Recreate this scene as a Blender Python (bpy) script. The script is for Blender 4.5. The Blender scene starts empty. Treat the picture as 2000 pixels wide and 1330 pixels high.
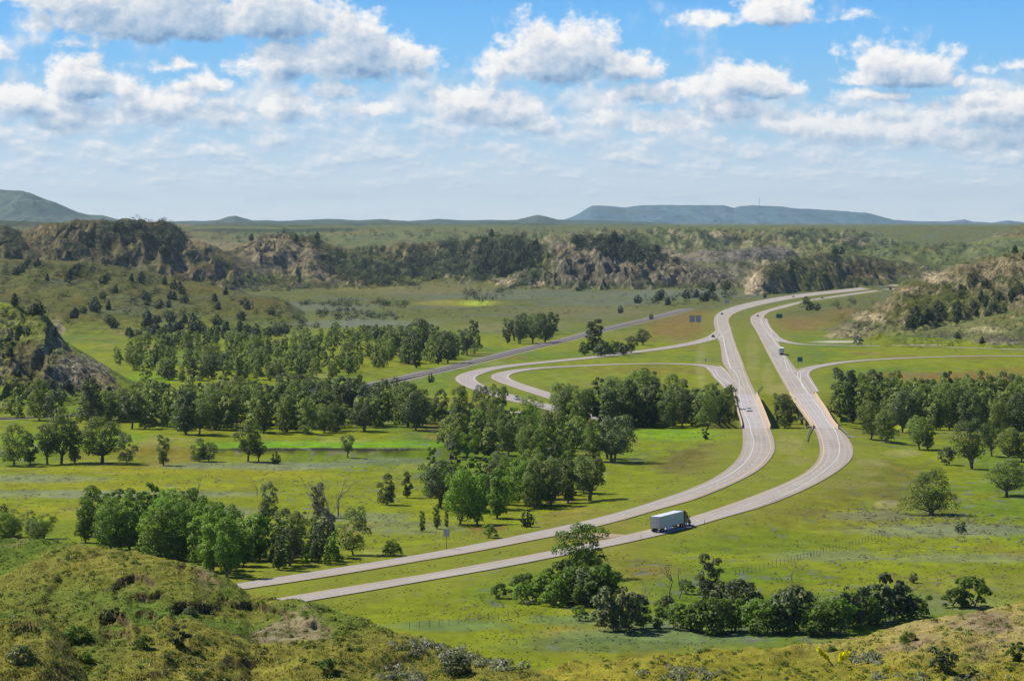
import bpy, bmesh, math, random
import numpy as np
from mathutils import Vector, Matrix
random.seed(7)
rng = np.random.default_rng(11)
scene = bpy.context.scene
COL = scene.collection
R = math.radians

# ------------------------------------------------------------------ camera
F = 5600.0                 # focal length in photo pixels (2000 px wide)
HZ = 435.0                 # photo row of the level horizon
CH = 78.0                  # camera height above the valley floor
PT = math.atan((665.0 - HZ) / F)
cp, sp = math.cos(PT), math.sin(PT)
cd = bpy.data.cameras.new('camera')
cam = bpy.data.objects.new('camera', cd); COL.objects.link(cam)
cam.location = (0, 0, CH); cam.rotation_euler = (math.pi / 2 - PT, 0, 0)
cd.sensor_width = 36.0; cd.lens = F / 2000.0 * 36.0
cd.clip_start = 1.0; cd.clip_end = 200000.0
scene.camera = cam

def ray_as(px, py):
    """direction through a photo pixel as (x per metre of depth, z per metre of depth)"""
    v = (665.0 - np.asarray(py, float)) / F; u = (np.asarray(px, float) - 1000.0) / F
    d = cp + v * sp
    return u / d, (-sp + v * cp) / d
def P0(px, py, z=0.0):
    a, s = ray_as(px, py)
    D = (z - CH) / s
    return a * D, D
def proj(x, y, z):
    yf = y * cp - (z - CH) * sp; up = y * sp + (z - CH) * cp
    return 1000 + F * x / yf, 665 - F * up / yf

# ------------------------------------------------------------------ noise
_pr = np.random.default_rng(5)
_PERM = np.stack([_pr.permutation(4096) for _ in range(4)]).astype(np.int32)
_ga = _pr.random(4096) * 2 * math.pi
_GX = np.cos(_ga).astype(np.float32); _GY = np.sin(_ga).astype(np.float32)
def perlin(x, y, seed=0):
    x = np.asarray(x, np.float64) + seed * 37.71; y = np.asarray(y, np.float64) - seed * 11.37
    x0 = np.floor(x); y0 = np.floor(y); fx = (x - x0).astype(np.float32); fy = (y - y0).astype(np.float32)
    ix = x0.astype(np.int32); iy = y0.astype(np.int32)
    P = _PERM[seed & 3]
    p0 = P[ix & 4095]; p1 = P[(ix + 1) & 4095]
    def g(p, dy, ddx, ddy):
        h = P[(p + iy + dy) & 4095]
        return _GX[h] * ddx + _GY[h] * ddy
    u = fx * fx * fx * (fx * (fx * 6 - 15) + 10); v = fy * fy * fy * (fy * (fy * 6 - 15) + 10)
    a = g(p0, 0, fx, fy); b = g(p1, 0, fx - 1, fy); c = g(p0, 1, fx, fy - 1); d = g(p1, 1, fx - 1, fy - 1)
    a = a + u * (b - a); c = c + u * (d - c)
    return (a + v * (c - a)) * np.float32(1.45)
def fbm(x, y, o=4, seed=0, gain=.5):
    t = 0; A = 1; n = 0
    for i in range(o):
        t = t + A * perlin(x * 2 ** i + 17.3 * i, y * 2 ** i - 9.1 * i, seed + i); n += A; A *= gain
    return t / n * 1.25
def ridged(x, y, o=3, seed=0):
    t = 0; A = 1; n = 0
    for i in range(o):
        t = t + A * (1 - np.abs(perlin(x * 2 ** i + 5.7 * i, y * 2 ** i + 3.3 * i, seed + i)) * 1.6); n += A; A *= .5
    return t / n
def ss(a, b, x):
    t = np.clip((np.asarray(x, float) - a) / (b - a), 0, 1); return t * t * (3 - 2 * t)
def mixc(c, d, m): return c + (np.asarray(d) - c) * m[..., None]

# ------------------------------------------------------------------ nodes / materials
class NT:
    def __init__(s, tree): s.t = tree; s.n = tree.nodes; s.l = tree.links
    def new(s, typ, **kw):
        n = s.n.new(typ)
        for k, v in kw.items(): setattr(n, k, v)
        return n
    def put(s, sock, v):
        if isinstance(v, bpy.types.NodeSocket): s.l.new(v, sock)
        elif v is not None: sock.default_value = v
    def m(s, op, a, b=None, c=None, clamp=False):
        n = s.new('ShaderNodeMath', operation=op, use_clamp=clamp)
        s.put(n.inputs[0], a); s.put(n.inputs[1], b); s.put(n.inputs[2], c)
        return n.outputs[0]
    def vm(s, op, a, b=None):
        n = s.new('ShaderNodeVectorMath', operation=op)
        s.put(n.inputs[0], a); s.put(n.inputs[1], b)
        return n.outputs['Value'] if op in ('LENGTH', 'DOT_PRODUCT') else n.outputs[0]
    def noise(s, vec, scale, detail=3, rough=.5, dist=0.0):
        n = s.new('ShaderNodeTexNoise'); s.put(n.inputs['Vector'], vec); n.inputs['Scale'].default_value = scale
        n.inputs['Detail'].default_value = detail; n.inputs['Roughness'].default_value = rough; n.inputs['Distortion'].default_value = dist
        return n.outputs['Fac']
    def mr(s, v, a, b, c, d, smooth=False):
        n = s.new('ShaderNodeMapRange'); n.interpolation_type = 'SMOOTHSTEP' if smooth else 'LINEAR'
        s.put(n.inputs[0], v)
        for i, q in enumerate((a, b, c, d)): n.inputs[1 + i].default_value = q
        return n.outputs[0]
    def mix(s, f, a, b, mode='MIX'):
        n = s.new('ShaderNodeMix', data_type='RGBA', blend_type=mode)
        s.put(n.inputs[0], f); s.put(n.inputs[6], a); s.put(n.inputs[7], b)
        return n.outputs[2]
def c4(c): return (c[0], c[1], c[2], 1.0)
def material(name):
    m = bpy.data.materials.new(name); m.use_nodes = True
    t = NT(m.node_tree); b = m.node_tree.nodes['Principled BSDF']
    b.inputs['Specular IOR Level'].default_value = .25
    return m, t, b
def plain(name, col, rough=.7, metal=0.0, var=.12, scale=3.0, spec=.25):
    m, t, b = material(name)
    tc = t.new('ShaderNodeTexCoord').outputs['Object']
    n = t.noise(tc, scale, 4, .6)
    k = t.mr(n, .25, .75, 1 - var, 1 + var)
    t.put(b.inputs['Base Color'], t.mix(1.0, c4(col), t.vm('MULTIPLY', (1, 1, 1), k) if False else k, 'MULTIPLY'))
    b.inputs['Roughness'].default_value = rough; b.inputs['Metallic'].default_value = metal
    b.inputs['Specular IOR Level'].default_value = spec
    return m
def terrain_mat(name, s_big, s_mid, s_fine, amp=.35, bump=.0, bdist=1.0):
    m, t, b = material(name)
    at = t.new('ShaderNodeAttribute', attribute_name='col')
    pos = t.new('ShaderNodeNewGeometry').outputs['Position']
    a = t.noise(pos, s_big, 4, .6); c = t.noise(pos, s_mid, 4, .65); d = t.noise(pos, s_fine, 3, .7)
    k = t.m('ADD', t.m('MULTIPLY', t.m('SUBTRACT', a, .5), amp * 1.4), t.m('ADD', t.m('MULTIPLY', t.m('SUBTRACT', c, .5), amp * 2.0), t.m('MULTIPLY', t.m('SUBTRACT', d, .5), amp * 2.2)))
    k = t.m('ADD', k, 1.0)
    col = t.mix(1.0, at.outputs['Color'], k, 'MULTIPLY')
    # tired, drier blades between the green ones
    dry = t.mr(c, .55, .75, 0, .35)
    col = t.mix(dry, col, t.mix(1.0, at.outputs['Color'], (1.18, 1.0, 1.0, 1), 'MULTIPLY'))
    t.put(b.inputs['Base Color'], col)
    b.inputs['Roughness'].default_value = .95; b.inputs['Specular IOR Level'].default_value = .08
    if bump:
        bn = t.new('ShaderNodeBump'); bn.inputs['Strength'].default_value = bump; bn.inputs['Distance'].default_value = bdist
        t.put(bn.inputs['Height'], t.m('ADD', t.m('MULTIPLY', c, .6), t.m('MULTIPLY', d, .4)))
        t.put(b.inputs['Normal'], bn.outputs[0])
    return m

# ------------------------------------------------------------------ mesh helpers
def np_mesh(name, V, Q, mat, colors=None, smooth=True, normals=None):
    if normals is not None: smooth = True
    me = bpy.data.meshes.new(name)
    k = Q.shape[1]
    me.vertices.add(len(V)); me.vertices.foreach_set('co', np.ascontiguousarray(V, np.float32).ravel())
    me.loops.add(Q.size); me.loops.foreach_set('vertex_index', np.ascontiguousarray(Q, np.int32).ravel())
    me.polygons.add(len(Q)); me.polygons.foreach_set('loop_start', np.arange(0, Q.size, k, dtype=np.int32))
    me.polygons.foreach_set('use_smooth', np.full(len(Q), smooth, bool))
    me.update(calc_edges=True); me.validate()
    if colors is not None:
        a = me.attributes.new('col', 'FLOAT_COLOR', 'POINT')
        c = np.ones((len(V), 4), np.float32); c[:, :3] = colors
        a.data.foreach_set('color', c.ravel())
    if mat: me.materials.append(mat)
    if normals is not None:
        nn = np.asarray(normals, np.float32); nn = nn / (np.linalg.norm(nn, axis=1)[:, None] + 1e-9)
        me.normals_split_custom_set_from_vertices(nn)
    return me
def link(name, me, parent=None, loc=None, rot=None):
    o = bpy.data.objects.new(name, me); COL.objects.link(o)
    if parent is not None: o.parent = parent
    if loc is not None: o.location = loc
    if rot is not None: o.rotation_euler = rot
    return o
def tag(o, label, cat, group=None, kind=None):
    if label: o['label'] = label
    if cat: o['category'] = cat
    if group: o['group'] = group
    if kind: o['kind'] = kind
    return o
def struct(o): o['kind'] = 'structure'; return o
def empty(name, loc, rz=0.0):
    o = bpy.data.objects.new(name, None); COL.objects.link(o); o.location = loc; o.rotation_euler = (0, 0, rz); o.empty_display_size = .5
    return o
def gridq(nr, nc):
    i = np.arange(nr - 1)[:, None] * nc + np.arange(nc - 1)[None, :]
    return np.stack([i, i + 1, i + 1 + nc, i + nc], -1).reshape(-1, 4)
def spline(P, n, smooth=0):
    """Catmull-Rom through 2-D points, n even-arc samples"""
    P = np.asarray(P, float); Q = np.vstack([2 * P[0] - P[1], P, 2 * P[-1] - P[-2]])
    out = []
    for i in range(1, len(Q) - 2):
        p0, p1, p2, p3 = Q[i - 1], Q[i], Q[i + 1], Q[i + 2]
        d1 = max(np.linalg.norm(p2 - p1), 1e-6); d0 = max(np.linalg.norm(p1 - p0), 1e-6); d2 = max(np.linalg.norm(p3 - p2), 1e-6)
        m1 = ((p1 - p0) / d0 * d1 + (p2 - p1) / d1 * d0) / (d0 + d1) * d1
        m2 = ((p2 - p1) / d1 * d2 + (p3 - p2) / d2 * d1) / (d1 + d2) * d1
        t = np.linspace(0, 1, 24, endpoint=False)[:, None]
        out.append((2 * t**3 - 3 * t**2 + 1) * p1 + (t**3 - 2 * t**2 + t) * m1 + (-2 * t**3 + 3 * t**2) * p2 + (t**3 - t**2) * m2)
    out.append(P[-1:]); C = np.vstack(out)
    s = np.r_[0, np.cumsum(np.linalg.norm(np.diff(C, axis=0), axis=1))]
    q = np.linspace(0, s[-1], n)
    C = np.stack([np.interp(q, s, C[:, 0]), np.interp(q, s, C[:, 1])], 1)
    for _ in range(smooth):
        C[1:-1] = (C[:-2] + 2 * C[1:-1] + C[2:]) / 4
    return C

# ------------------------------------------------------------------ roads traced on the valley floor
def G(pts):
    a = np.asarray(pts, float); x, y = P0(a[:, 0], a[:, 1]); return np.stack([x, y], 1)
WL = [(330,1160),(465,1138.5),(575,1121.5),(680,1105),(805,1085),(915,1065),(1025,1042.5),(1150,1015),(1225,995),(1287.5,975),(1350,953.5),(1377,941.8),(1421,915),(1440.5,896),(1448.5,879),(1451,860),(1450,845),(1450,836),(1441,800),(1434,770),(1431,748),(1424,728),(1413,711.6),(1408,681),(1402,658),(1396,640),(1394,625),(1398,615),(1412.6,606),(1450,594),(1494,585),(1549,576),(1626,567.5),(1714,558.7),(1790,553)]
WR = [(360,1168),(502.5,1146),(575,1135.6),(700,1115.6),(805,1097.5),(915,1079),(1025,1057.5),(1112,1040.5),(1160,1029),(1225,1012.5),(1287.5,994),(1350,977),(1405,956),(1453,934),(1486.6,913.7),(1505,895),(1513,879),(1512,860),(1506,842),(1503,834),(1490,800),(1477,770),(1463,740),(1450,705),(1437,672),(1427,639),(1423.6,626),(1428,617),(1439,610.4),(1472,599.4),(1516,589.5),(1582,578.5),(1670,568.6),(1732,561),(1790,556)]
EL = [(420,1188),(587,1160),(690,1143),(805,1125),(915,1105),(1025,1085),(1080,1074),(1185,1052.5),(1225,1043.5),(1272,1033),(1348,1009.5),(1415,988),(1465,970),(1519,949),(1571,923.5),(1594,902),(1601,887),(1601,873),(1596.5,852),(1588,834),(1564,800),(1542.5,769),(1516,722.6),(1494,681),(1476,645.6),(1465.4,626),(1467,618),(1481,610.4),(1505,602.7),(1560,589.5),(1626,578.5),(1714,566.4),(1800,557)]
ER = [(440,1202),(635,1167.5),(692,1158),(805,1138),(925,1117.5),(1025,1099),(1080,1088),(1187,1067),(1225,1059),(1287,1045),(1350,1029.5),(1415,1010),(1479,992),(1560,961),(1613.6,933.8),(1644,914),(1662,897),(1667,881),(1663,866),(1652,850),(1634,834),(1612,800),(1591,769),(1581,750),(1566,735),(1551,716),(1533.6,692),(1519,666),(1504,643),(1494,628),(1494,617),(1507,608),(1531.4,601.6),(1582,588.4),(1648,578.5),(1729.5,567.5),(1800,560)]
RA = [(1416,640),(1406,650),(1393,658.5),(1370,666),(1340,672.5),(1300,679.5),(1238,687.6),(1145,699),(1050,708.5),(993,714.5),(945.5,722.7),(920,730.5),(909,739),(916,747.5),(936,757.5),(974,769.5),(1008,780),(1050,790),(1078,797),(1120,806),(1180,818)]
RB = [(1438,764),(1428,752),(1412,737),(1400,723),(1384,715),(1350,711.5),(1300,710),(1238,710.4),(1145,713.8),(1050,719),(1002,725),(980,731.5),(977,737),(989,744.6),(1021,756),(1074,773),(1130,790),(1180,804)]
RC = [(1490,622),(1494,634),(1507,651.5),(1524,664),(1545,669.8),(1570,672.5),(1610,674),(1660,675),(1750,675.7),(1850,678),(2000,683),(2120,687.5)]
RD = [(1585,765),(1573,744),(1567,732),(1572,723.5),(1586,718),(1610,713),(1650,707),(1700,702.8),(1780,698.5),(1850,696.3),(1930,695),(2000,695),(2120,696.5)]
RX = [(560,818),(720,812),(880,808.5),(955,806.5),(1030,804),(1100,803),(1160,803)]
RR = [(-90,826),(40,817),(150,809),(270,800),(400,790),(500,781),(580,772),(640,765.5),(690,757.5),(750,745),(800,735),(850,724),(900,712.5),(950,700.5),(1000,688),(1050,676),(1100,664.5),(1135,655),(1170,646),(1240,629.5),(1320,609.5),(1345,603)]
def edges(LP, RP, n):
    L = spline(G(LP), n, 14); Rr = spline(G(RP), n * 2, 14)
    d = ((L[:, None, :] - Rr[None, :, :]) ** 2).sum(-1)
    j = np.maximum.accumulate(d.argmin(1))
    jf = j.astype(float)
    for _ in range(12): jf[1:-1] = (jf[:-2] + 2 * jf[1:-1] + jf[2:]) / 4
    q = np.arange(len(Rr)); R2 = np.stack([np.interp(jf, q, Rr[:, 0]), np.interp(jf, q, Rr[:, 1])], 1)
    return L, R2
def offs(C, w):
    T = np.gradient(C, axis=0); T /= np.linalg.norm(T, axis=1)[:, None]
    N = np.stack([-T[:, 1], T[:, 0]], 1)
    w = np.asarray(w, float) if np.ndim(w) else np.full(len(C), w)
    return C + N * w[:, None]
W_L, W_R = edges(WL, WR, 700); E_L, E_R = edges(EL, ER, 700)
def ramp(P, n, w):
    C = spline(G(P), n, 6); return offs(C, w / 2), offs(C, -w / 2), C
A_L, A_R, A_C = ramp(RA, 400, 10.5); B_L, B_R, B_C = ramp(RB, 400, 9.5)
C_L, C_R, C_C = ramp(RC, 260, 7.0); D_L, D_R, D_C = ramp(RD, 260, 7.5)
X_L, X_R, X_C = ramp(RX, 160, 9.0); T_L, T_R, T_C = ramp(RR, 420, 6.5)
W_C = (W_L + W_R) / 2; E_C = (E_L + E_R) / 2

# coarse distance-to-road field over the valley
gx = np.arange(-420, 420.1, 6.0); gy = np.arange(440, 3800.1, 8.0)
def dist_field(paths, step=3):
    pts = np.vstack([p[::step] for p in paths])
    GX, GY = np.meshgrid(gx, gy); out = np.full(GX.shape, 1e9)
    q = np.stack([GX.ravel(), GY.ravel()], 1); o = out.ravel()
    for k in range(0, len(pts), 50):
        d = ((q[:, None, :] - pts[None, k:k + 50]) ** 2).sum(-1).min(1); o = np.minimum(o, d)
    return np.sqrt(o).reshape(GX.shape)
def bil(fld, x, y):
    fx = np.clip((x - gx[0]) / 6.0, 0, len(gx) - 1.001); fy = np.clip((y - gy[0]) / 8.0, 0, len(gy) - 1.001)
    i = fx.astype(int); j = fy.astype(int); u = fx - i; v = fy - j
    r = (fld[j, i] * (1 - u) + fld[j, i + 1] * u) * (1 - v) + (fld[j + 1, i] * (1 - u) + fld[j + 1, i + 1] * u) * v
    far = (x < gx[0]) | (x > gx[-1]) | (y < gy[0]) | (y > gy[-1])
    return np.where(far, 500.0, r)
DF_HW = dist_field([W_C, E_C]); DF_RP = dist_field([A_C, B_C, C_C, D_C, X_C]); DF_RR = dist_field([T_C])

# ------------------------------------------------------------------ terrain
def base_z(x, y):
    x = np.asarray(x, float); y = np.asarray(y, float)
    z = 66 * ss(4300, 7200, y)
    dh = np.minimum(bil(DF_HW, x, y), bil(DF_RP, x, y)); dr = np.minimum(dh, bil(DF_RR, x, y))
    und = (fbm(x / 90, y / 140, 3, 3) * 1.1 + fbm(x / 25, y / 40, 3, 8) * .35) * (1 + ss(1500, 4000, y) * 2.5)
    z = z + und * ss(14, 55, dr)
    z = z - .18 - 1.3 * ss(9, 30, dh) * (1 - ss(1300, 1500, y)) * ss(640, 720, y)
    a = x / y
    # river channel below the two bridges and the bank along the bright meadow
    px = 1000 + 5600 * a
    dip = ss(1085, 1125, y) * (1 - ss(1270, 1312, y)) * ss(1380, 1450, px) * (1 - ss(1700, 1800, px))
    z = z - 8.5 * dip
    bank = ss(975, 979, y + 5 * fbm(x / 30, y / 60, 2, 5)) * (1 - ss(1120, 1200, y)) * (1 - ss(880, 960, px))
    z = z + 1.9 * bank
    return z

class Hill:
    def __init__(s, name, crest, foot, Dc, back, amp=2.0, gul=.25, gs=60., bare=.4, shape=1.0, seed=1, clay=(.36,.31,.24), grass=None, zb=-4.0, nt=220, na=500, strata=6.0, mix=.0, zback=None):
        s.zback = zback
        c = np.asarray(crest, float)
        s.name = name; s.ca, s.cs = ray_as(c[:, 0], c[:, 1])
        o = np.argsort(s.ca); s.ca, s.cs = s.ca[o], s.cs[o]
        f = np.asarray(foot, float); s.fa = (f[:, 0] - 1000) / F; s.fD = f[:, 1]
        d = np.asarray(Dc, float) if np.ndim(Dc) else np.array([[0, Dc], [1, Dc]], float)
        if np.ndim(Dc): s.da = (d[:, 0] - 1000) / F; s.dD = d[:, 1]
        else: s.da = np.array([-1., 1.]); s.dD = np.array([Dc, Dc], float)
        s.back = back; s.amp = amp; s.gul = gul; s.gs = gs; s.bare = bare; s.shape = shape; s.seed = seed
        s.clay = np.array(clay); s.grass = grass; s.zb = zb; s.nt = nt; s.na = na; s.strata = strata
        s.a0, s.a1 = s.ca[0], s.ca[-1]
    def prof(s, a):
        Dc = np.interp(a, s.da, s.dD); Df = np.minimum(np.interp(a, s.fa, s.fD), Dc - 5)
        zc = CH + np.interp(a, s.ca, s.cs) * Dc
        return Df, Dc, zc
    def height(s, x, y):
        a = x / y
        Df, Dc, zc = s.prof(a)
        hh = np.maximum(zc - s.zb, 0.0) * ss(0, .035, (a - s.a0) / (s.a1 - s.a0)) * ss(0, .035, (s.a1 - a) / (s.a1 - s.a0))
        # erosion gullies run down the face: they shift the profile in depth
        w = fbm(x / s.gs, y / (s.gs * 3), 4, s.seed)
        rg = ridged(x / (s.gs * .45) + w * .8, y / (s.gs * 2.2), 3, s.seed + 20)
        t = (y - Df) / (Dc - Df) + s.gul * (w * .9 + (rg - .6) * .55)
        t = np.where(y > Dc, np.maximum(t, 1.0) if False else t, t)
        tf = np.clip(t, 0, 1)
        p = tf ** s.shape; p = p * p * (3 - 2 * p) * .55 + p * .45
        tb = np.clip((y - Dc) / s.back, 0, 1)
        q = p
        if s.zback is None: p = p * (1 - ss(0, 1, tb))
        crest_keep = 1 - np.exp(-((y - Dc) / (.12 * (Dc - Df) + 1)) ** 2)
        n = fbm(x / (s.gs * .35), y / (s.gs * .35), 4, s.seed + 40) * s.amp + (fbm(x / (s.gs * .08), y / (s.gs * .1), 3, s.seed + 60)) * s.amp * .3
        n = n - np.clip(.75 - rg, 0, 1) * s.amp * 2.0 * p * (1 - .3 * p)
        drop = 0.0 if s.zback is None else (zc - s.zback) * (.75 * tb + .25 * ss(0, 1, tb)) * (y > Dc)
        return s.zb + hh * p - drop + n * np.minimum(1, hh / 8.0) * (p > 0) * np.minimum(1, p * 6) * (.35 + .65 * crest_keep)
    def mask(s, x, y):
        a = x / y
        return (a >= s.a0) & (a <= s.a1) & (y >= s.fD.min() * .97) & (y <= s.dD.max() + s.back)
HILLS = []
def H(*a, **k):
    extra = k.pop('extra', None); h = Hill(*a, **k); h.extra = extra; HILLS.append(h); return h
CLAY = (.34, .30, .23); SAND = (.40, .34, .23); PURP = (.21, .18, .155)
# near slopes below the viewpoint
def scarps(x, y):
    n = fbm(x / 14 + 3.1, y / 22, 3, 77); n2 = fbm(x / 26, y / 34 + 2.2, 2, 91)
    return .55 * ss(-.02, .10, n) * ss(.0, .3, n2) + .35 * ss(.2, .34, n) + .30 * fbm(x / 3.2, y / 3.2, 3, 55) + .10 * fbm(x / .8, y / .8, 2, 57)
H('left_knoll', [(-420,1075),(-200,1058),(-60,1050),(0,1049),(60,1049),(110,1052),(190,1061),(260,1073),(330,1088),(368,1096),(400,1113),(430,1126),(468,1142),(490,1158),(520,1163),(570,1166),(610,1172),(640,1183),(680,1197),(720,1211),(760,1224),(820,1240),(860,1252),(900,1262),(950,1277),(1000,1292),(1050,1310),(1090,1326),(1200,1352),(1300,1366)],
  [(-420,120),(1400,120)], [(-420,262),(0,250),(400,232),(620,222),(900,205),(1100,192),(1400,180)], 140, zback=-8, amp=0.75, gul=0.050, gs=38, bare=.50, shape=.55, seed=5, zb=30, nt=520, na=900, clay=SAND, extra=scarps)
H('right_knoll', [(700,1372),(900,1338),(1000,1318),(1060,1308),(1120,1297),(1200,1290),(1300,1283),(1400,1275),(1500,1266),(1600,1255),(1660,1247),(1700,1236),(1740,1222),(1780,1213),(1830,1203),(1900,1190),(1960,1179),(2000,1172),(2100,1160),(2400,1150)],
  [(600,120),(2400,120)], [(600,214),(1300,222),(2000,240),(2400,250)], 140, zback=-8, amp=0.60, gul=0.050, gs=30, bare=.42, shape=.6, seed=9, zb=30, nt=420, na=800, clay=SAND, extra=lambda x, y: .35 * ss(-.02, .16, fbm(x / 12, y / 20, 3, 31)) + .22 * fbm(x / 3, y / 3, 3, 56) + .08 * fbm(x / .8, y / .8, 2, 58))
H('front_knoll', [(-420,1120),(-120,1160),(0,1186),(40,1201),(72,1216),(98,1236),(122,1262),(146,1292),(172,1326),(205,1370),(260,1450)], [(-420,110),(260,110)], [(-420,212),(0,206),(260,186)], 60, zback=40, amp=.5, gul=.04, gs=24, bare=.4, shape=.6, seed=6, zb=36, nt=260, na=420, clay=SAND, extra=scarps)
# clay bluff at the left edge
H('clay_bluff', [(-260,560),(-60,578),(0,590),(40,596),(70,604),(92,617),(112,648),(140,682),(170,706),(195,724),(215,742),(238,764),(262,786),(290,797)],
  [(-260,1150),(0,1185),(120,1195),(290,1228)], [(-260,1420),(0,1400),(90,1370),(200,1300),(290,1240)], 240, amp=2.2, gul=0.26, gs=42, bare=.85, shape=.95, seed=12, nt=420, na=520, clay=(.22,.18,.13))
H('grass_spur', [(90,640),(130,668),(165,690),(200,712),(235,735),(262,752),(285,766),(330,775),(400,783)], [(90,1330),(400,1262)], [(90,1430),(260,1375),(400,1280)], 150, amp=0.80, gul=0.048, gs=50, bare=.05, seed=14, nt=140, na=260)
H('meadow_rise', [(220,772),(270,745),(310,738),(350,744),(400,752),(440,757),(520,765)], [(220,1330),(520,1318)], [(220,1440),(350,1430),(520,1345)], 120, amp=0.60, gul=0.050, gs=50, bare=.02, seed=15, nt=100, na=200)
# juniper slope on the left
H('juniper_slope', [(-260,498),(-80,503),(60,507),(160,511),(240,521),(300,533),(360,545),(420,559),(480,572),(530,583),(556,592),(580,608),(604,628),(630,646),(650,655)],
  [(-260,1900),(120,1950),(380,1930),(560,1985),(650,2050)], [(-260,3000),(200,2950),(420,2700),(540,2480),(650,2150)], 500, amp=3.2, gul=0.14, gs=150, bare=.16, shape=.9, seed=21, nt=320, na=520, grass=(.100,.102,.020))
H('left_range', [(-260,446),(-60,444),(10,441),(45,446),(70,440),(110,434),(150,428),(190,429),(240,427),(275,426),(312,429),(335,437),(352,447),(366,462),(384,470),(420,480),(455,494),(490,512),(525,532),(560,550),(590,566)],
  [(-260,2900),(0,2950),(200,3050),(350,3050),(590,3200)], [(-260,3600),(200,3550),(330,3500),(590,3440)], 600, amp=7, gul=0.5, gs=120, bare=.55, shape=.85, seed=25, nt=340, na=620, clay=(.20,.155,.095), grass=(.090,.088,.028))
H('cone_hill', [(370,520),(400,505),(436,489),(470,472),(500,462),(530,457),(560,456),(590,459),(615,466),(640,476),(664,487),(700,500),(728,514),(760,530),(790,546),(830,561),(870,572)],
  [(370,3250),(540,3350),(660,3450),(870,3380)], [(370,3600),(560,3850),(870,3560)], 600, amp=5.5, gul=0.4, gs=110, bare=.62, shape=.8, seed=29, nt=300, na=460, clay=(.225,.18,.12), grass=(.100,.098,.030))
H('wooded_ridge', [(590,500),(640,489),(700,480),(740,482),(790,476),(840,474),(880,472),(930,465),(975,461),(1010,463),(1035,470),(1055,481),(1075,500),(1100,530),(1130,560)],
  [(590,3700),(760,3600),(960,3560),(1130,3600)], [(590,4500),(900,4350),(1130,3900)], 800, amp=8, gul=0.55, gs=140, bare=.3, shape=.85, seed=33, nt=300, na=480, clay=(.27,.21,.13), grass=(.088,.094,.026))
H('striped_bluff', [(930,566),(965,556),(1000,536),(1030,517),(1055,497),(1075,478),(1095,464),(1120,455),(1150,458),(1180,460),(1215,468),(1240,478),(1265,487),(1295,491),(1320,503),(1345,515),(1375,527),(1405,538),(1430,545),(1470,556),(1510,572)],
  [(930,3420),(1200,3400),(1510,3360)], [(930,3560),(1100,3900),(1250,3850),(1510,3500)], 700, amp=8, gul=0.55, gs=90, bare=.85, shape=.75, seed=37, nt=320, na=520, clay=(.225,.19,.145), grass=(.092,.098,.028), strata=9)
H('grey_mounds', [(1210,520),(1290,503),(1340,492),(1400,489),(1450,486),(1485,481),(1510,488),(1540,500),(1570,512),(1620,530)], [(1210,4000),(1620,3900)], [(1210,4600),(1620,4400)], 500, amp=5, gul=0.4, gs=120, bare=0.45, shape=.9, seed=39, clay=PURP, grass=(.115,.12,.045), nt=200, na=320)
# rock-faced butte behind the highway bend
H('rock_butte', [(1440,590),(1452,574),(1462,556),(1474,538),(1490,524),(1510,516),(1540,508),(1570,503),(1600,495),(1625,491),(1660,497),(1700,502),(1740,508),(1790,515),(1850,526),(1930,548),(2010,566)],
  [(1440,3020),(1500,3060),(1600,3300),(1750,3640),(2010,3760)], [(1440,3080),(1480,3180),(1600,3560),(1750,3950),(2010,4100)], 700, amp=5, gul=0.36, gs=90, bare=.65, shape=.75, seed=43, nt=300, na=460, clay=(.29,.235,.16), grass=(.092,.104,.026))
H('right_ridge', [(1560,690),(1590,668),(1612,655),(1640,640),(1668,625),(1700,611),(1722,597),(1738,582),(1750,567),(1763,556),(1780,550),(1800,546),(1822,541),(1850,527),(1872,516),(1905,509),(1935,503),(1965,497),(2000,492),(2120,480),(2300,470)],
  [(1560,1800),(1700,1830),(1850,1900),(2300,1960)], [(1560,1840),(1640,2050),(1760,2350),(1900,2400),(2300,2500)], 700, amp=4.5, gul=0.4, gs=75, bare=.62, shape=.8, seed=47, nt=420, na=620, clay=(.25,.20,.125), grass=(.078,.090,.018))
H('low_spur', [(1660,684),(1690,675),(1730,664),(1770,655),(1830,643),(1880,634),(1920,622),(1960,610),(2000,599),(2100,585),(2300,570)],
  [(1660,1740),(2300,1745)], [(1660,1800),(1850,1950),(2300,2100)], 250, amp=1.30, gul=0.150, gs=45, bare=.55, shape=.85, seed=51, nt=260, na=420, clay=(.30,.25,.18), grass=(.118,.125,.038))
# country beyond; far hills and mesas have haze blue put into their colour
H('back_slopes', [(1540,512),(1600,494),(1660,488),(1720,482),(1780,477),(1850,479),(1900,472),(1950,463),(2000,459),(2200,452)], [(1540,4000),(2200,4000)], [(1540,4800),(2200,4900)], 700, amp=5, gul=0.35, gs=170, bare=0.12, seed=55, nt=200, na=360, clay=(.3,.26,.2), grass=(.118,.138,.040))
H('corner_butte', [(1850,490),(1895,473),(1930,461),(1950,452),(1975,443),(2000,438),(2100,434),(2250,440)], [(1850,4700),(2250,4700)], [(1850,5300),(2250,5300)], 500, amp=4.50, gul=0.180, gs=110, bare=.6, seed=57, nt=160, na=200, clay=(.33,.28,.2), grass=(.11,.11,.04))
H('bluff_plateau', [(980,470),(1040,456),(1100,450),(1160,447),(1230,446.5),(1300,446),(1400,446),(1500,447),(1580,446),(1630,447),(1680,450),(1720,457),(1750,465),(1790,478),(1840,496)],
  [(980,4600),(1400,4500),(1840,4500)], [(980,6000),(1400,6100),(1840,5400)], 3000, amp=8, gul=0.5, gs=170, bare=0.22, shape=.8, seed=61, nt=300, na=620, clay=(.28,.235,.155), grass=(.120,.138,.044))
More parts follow.
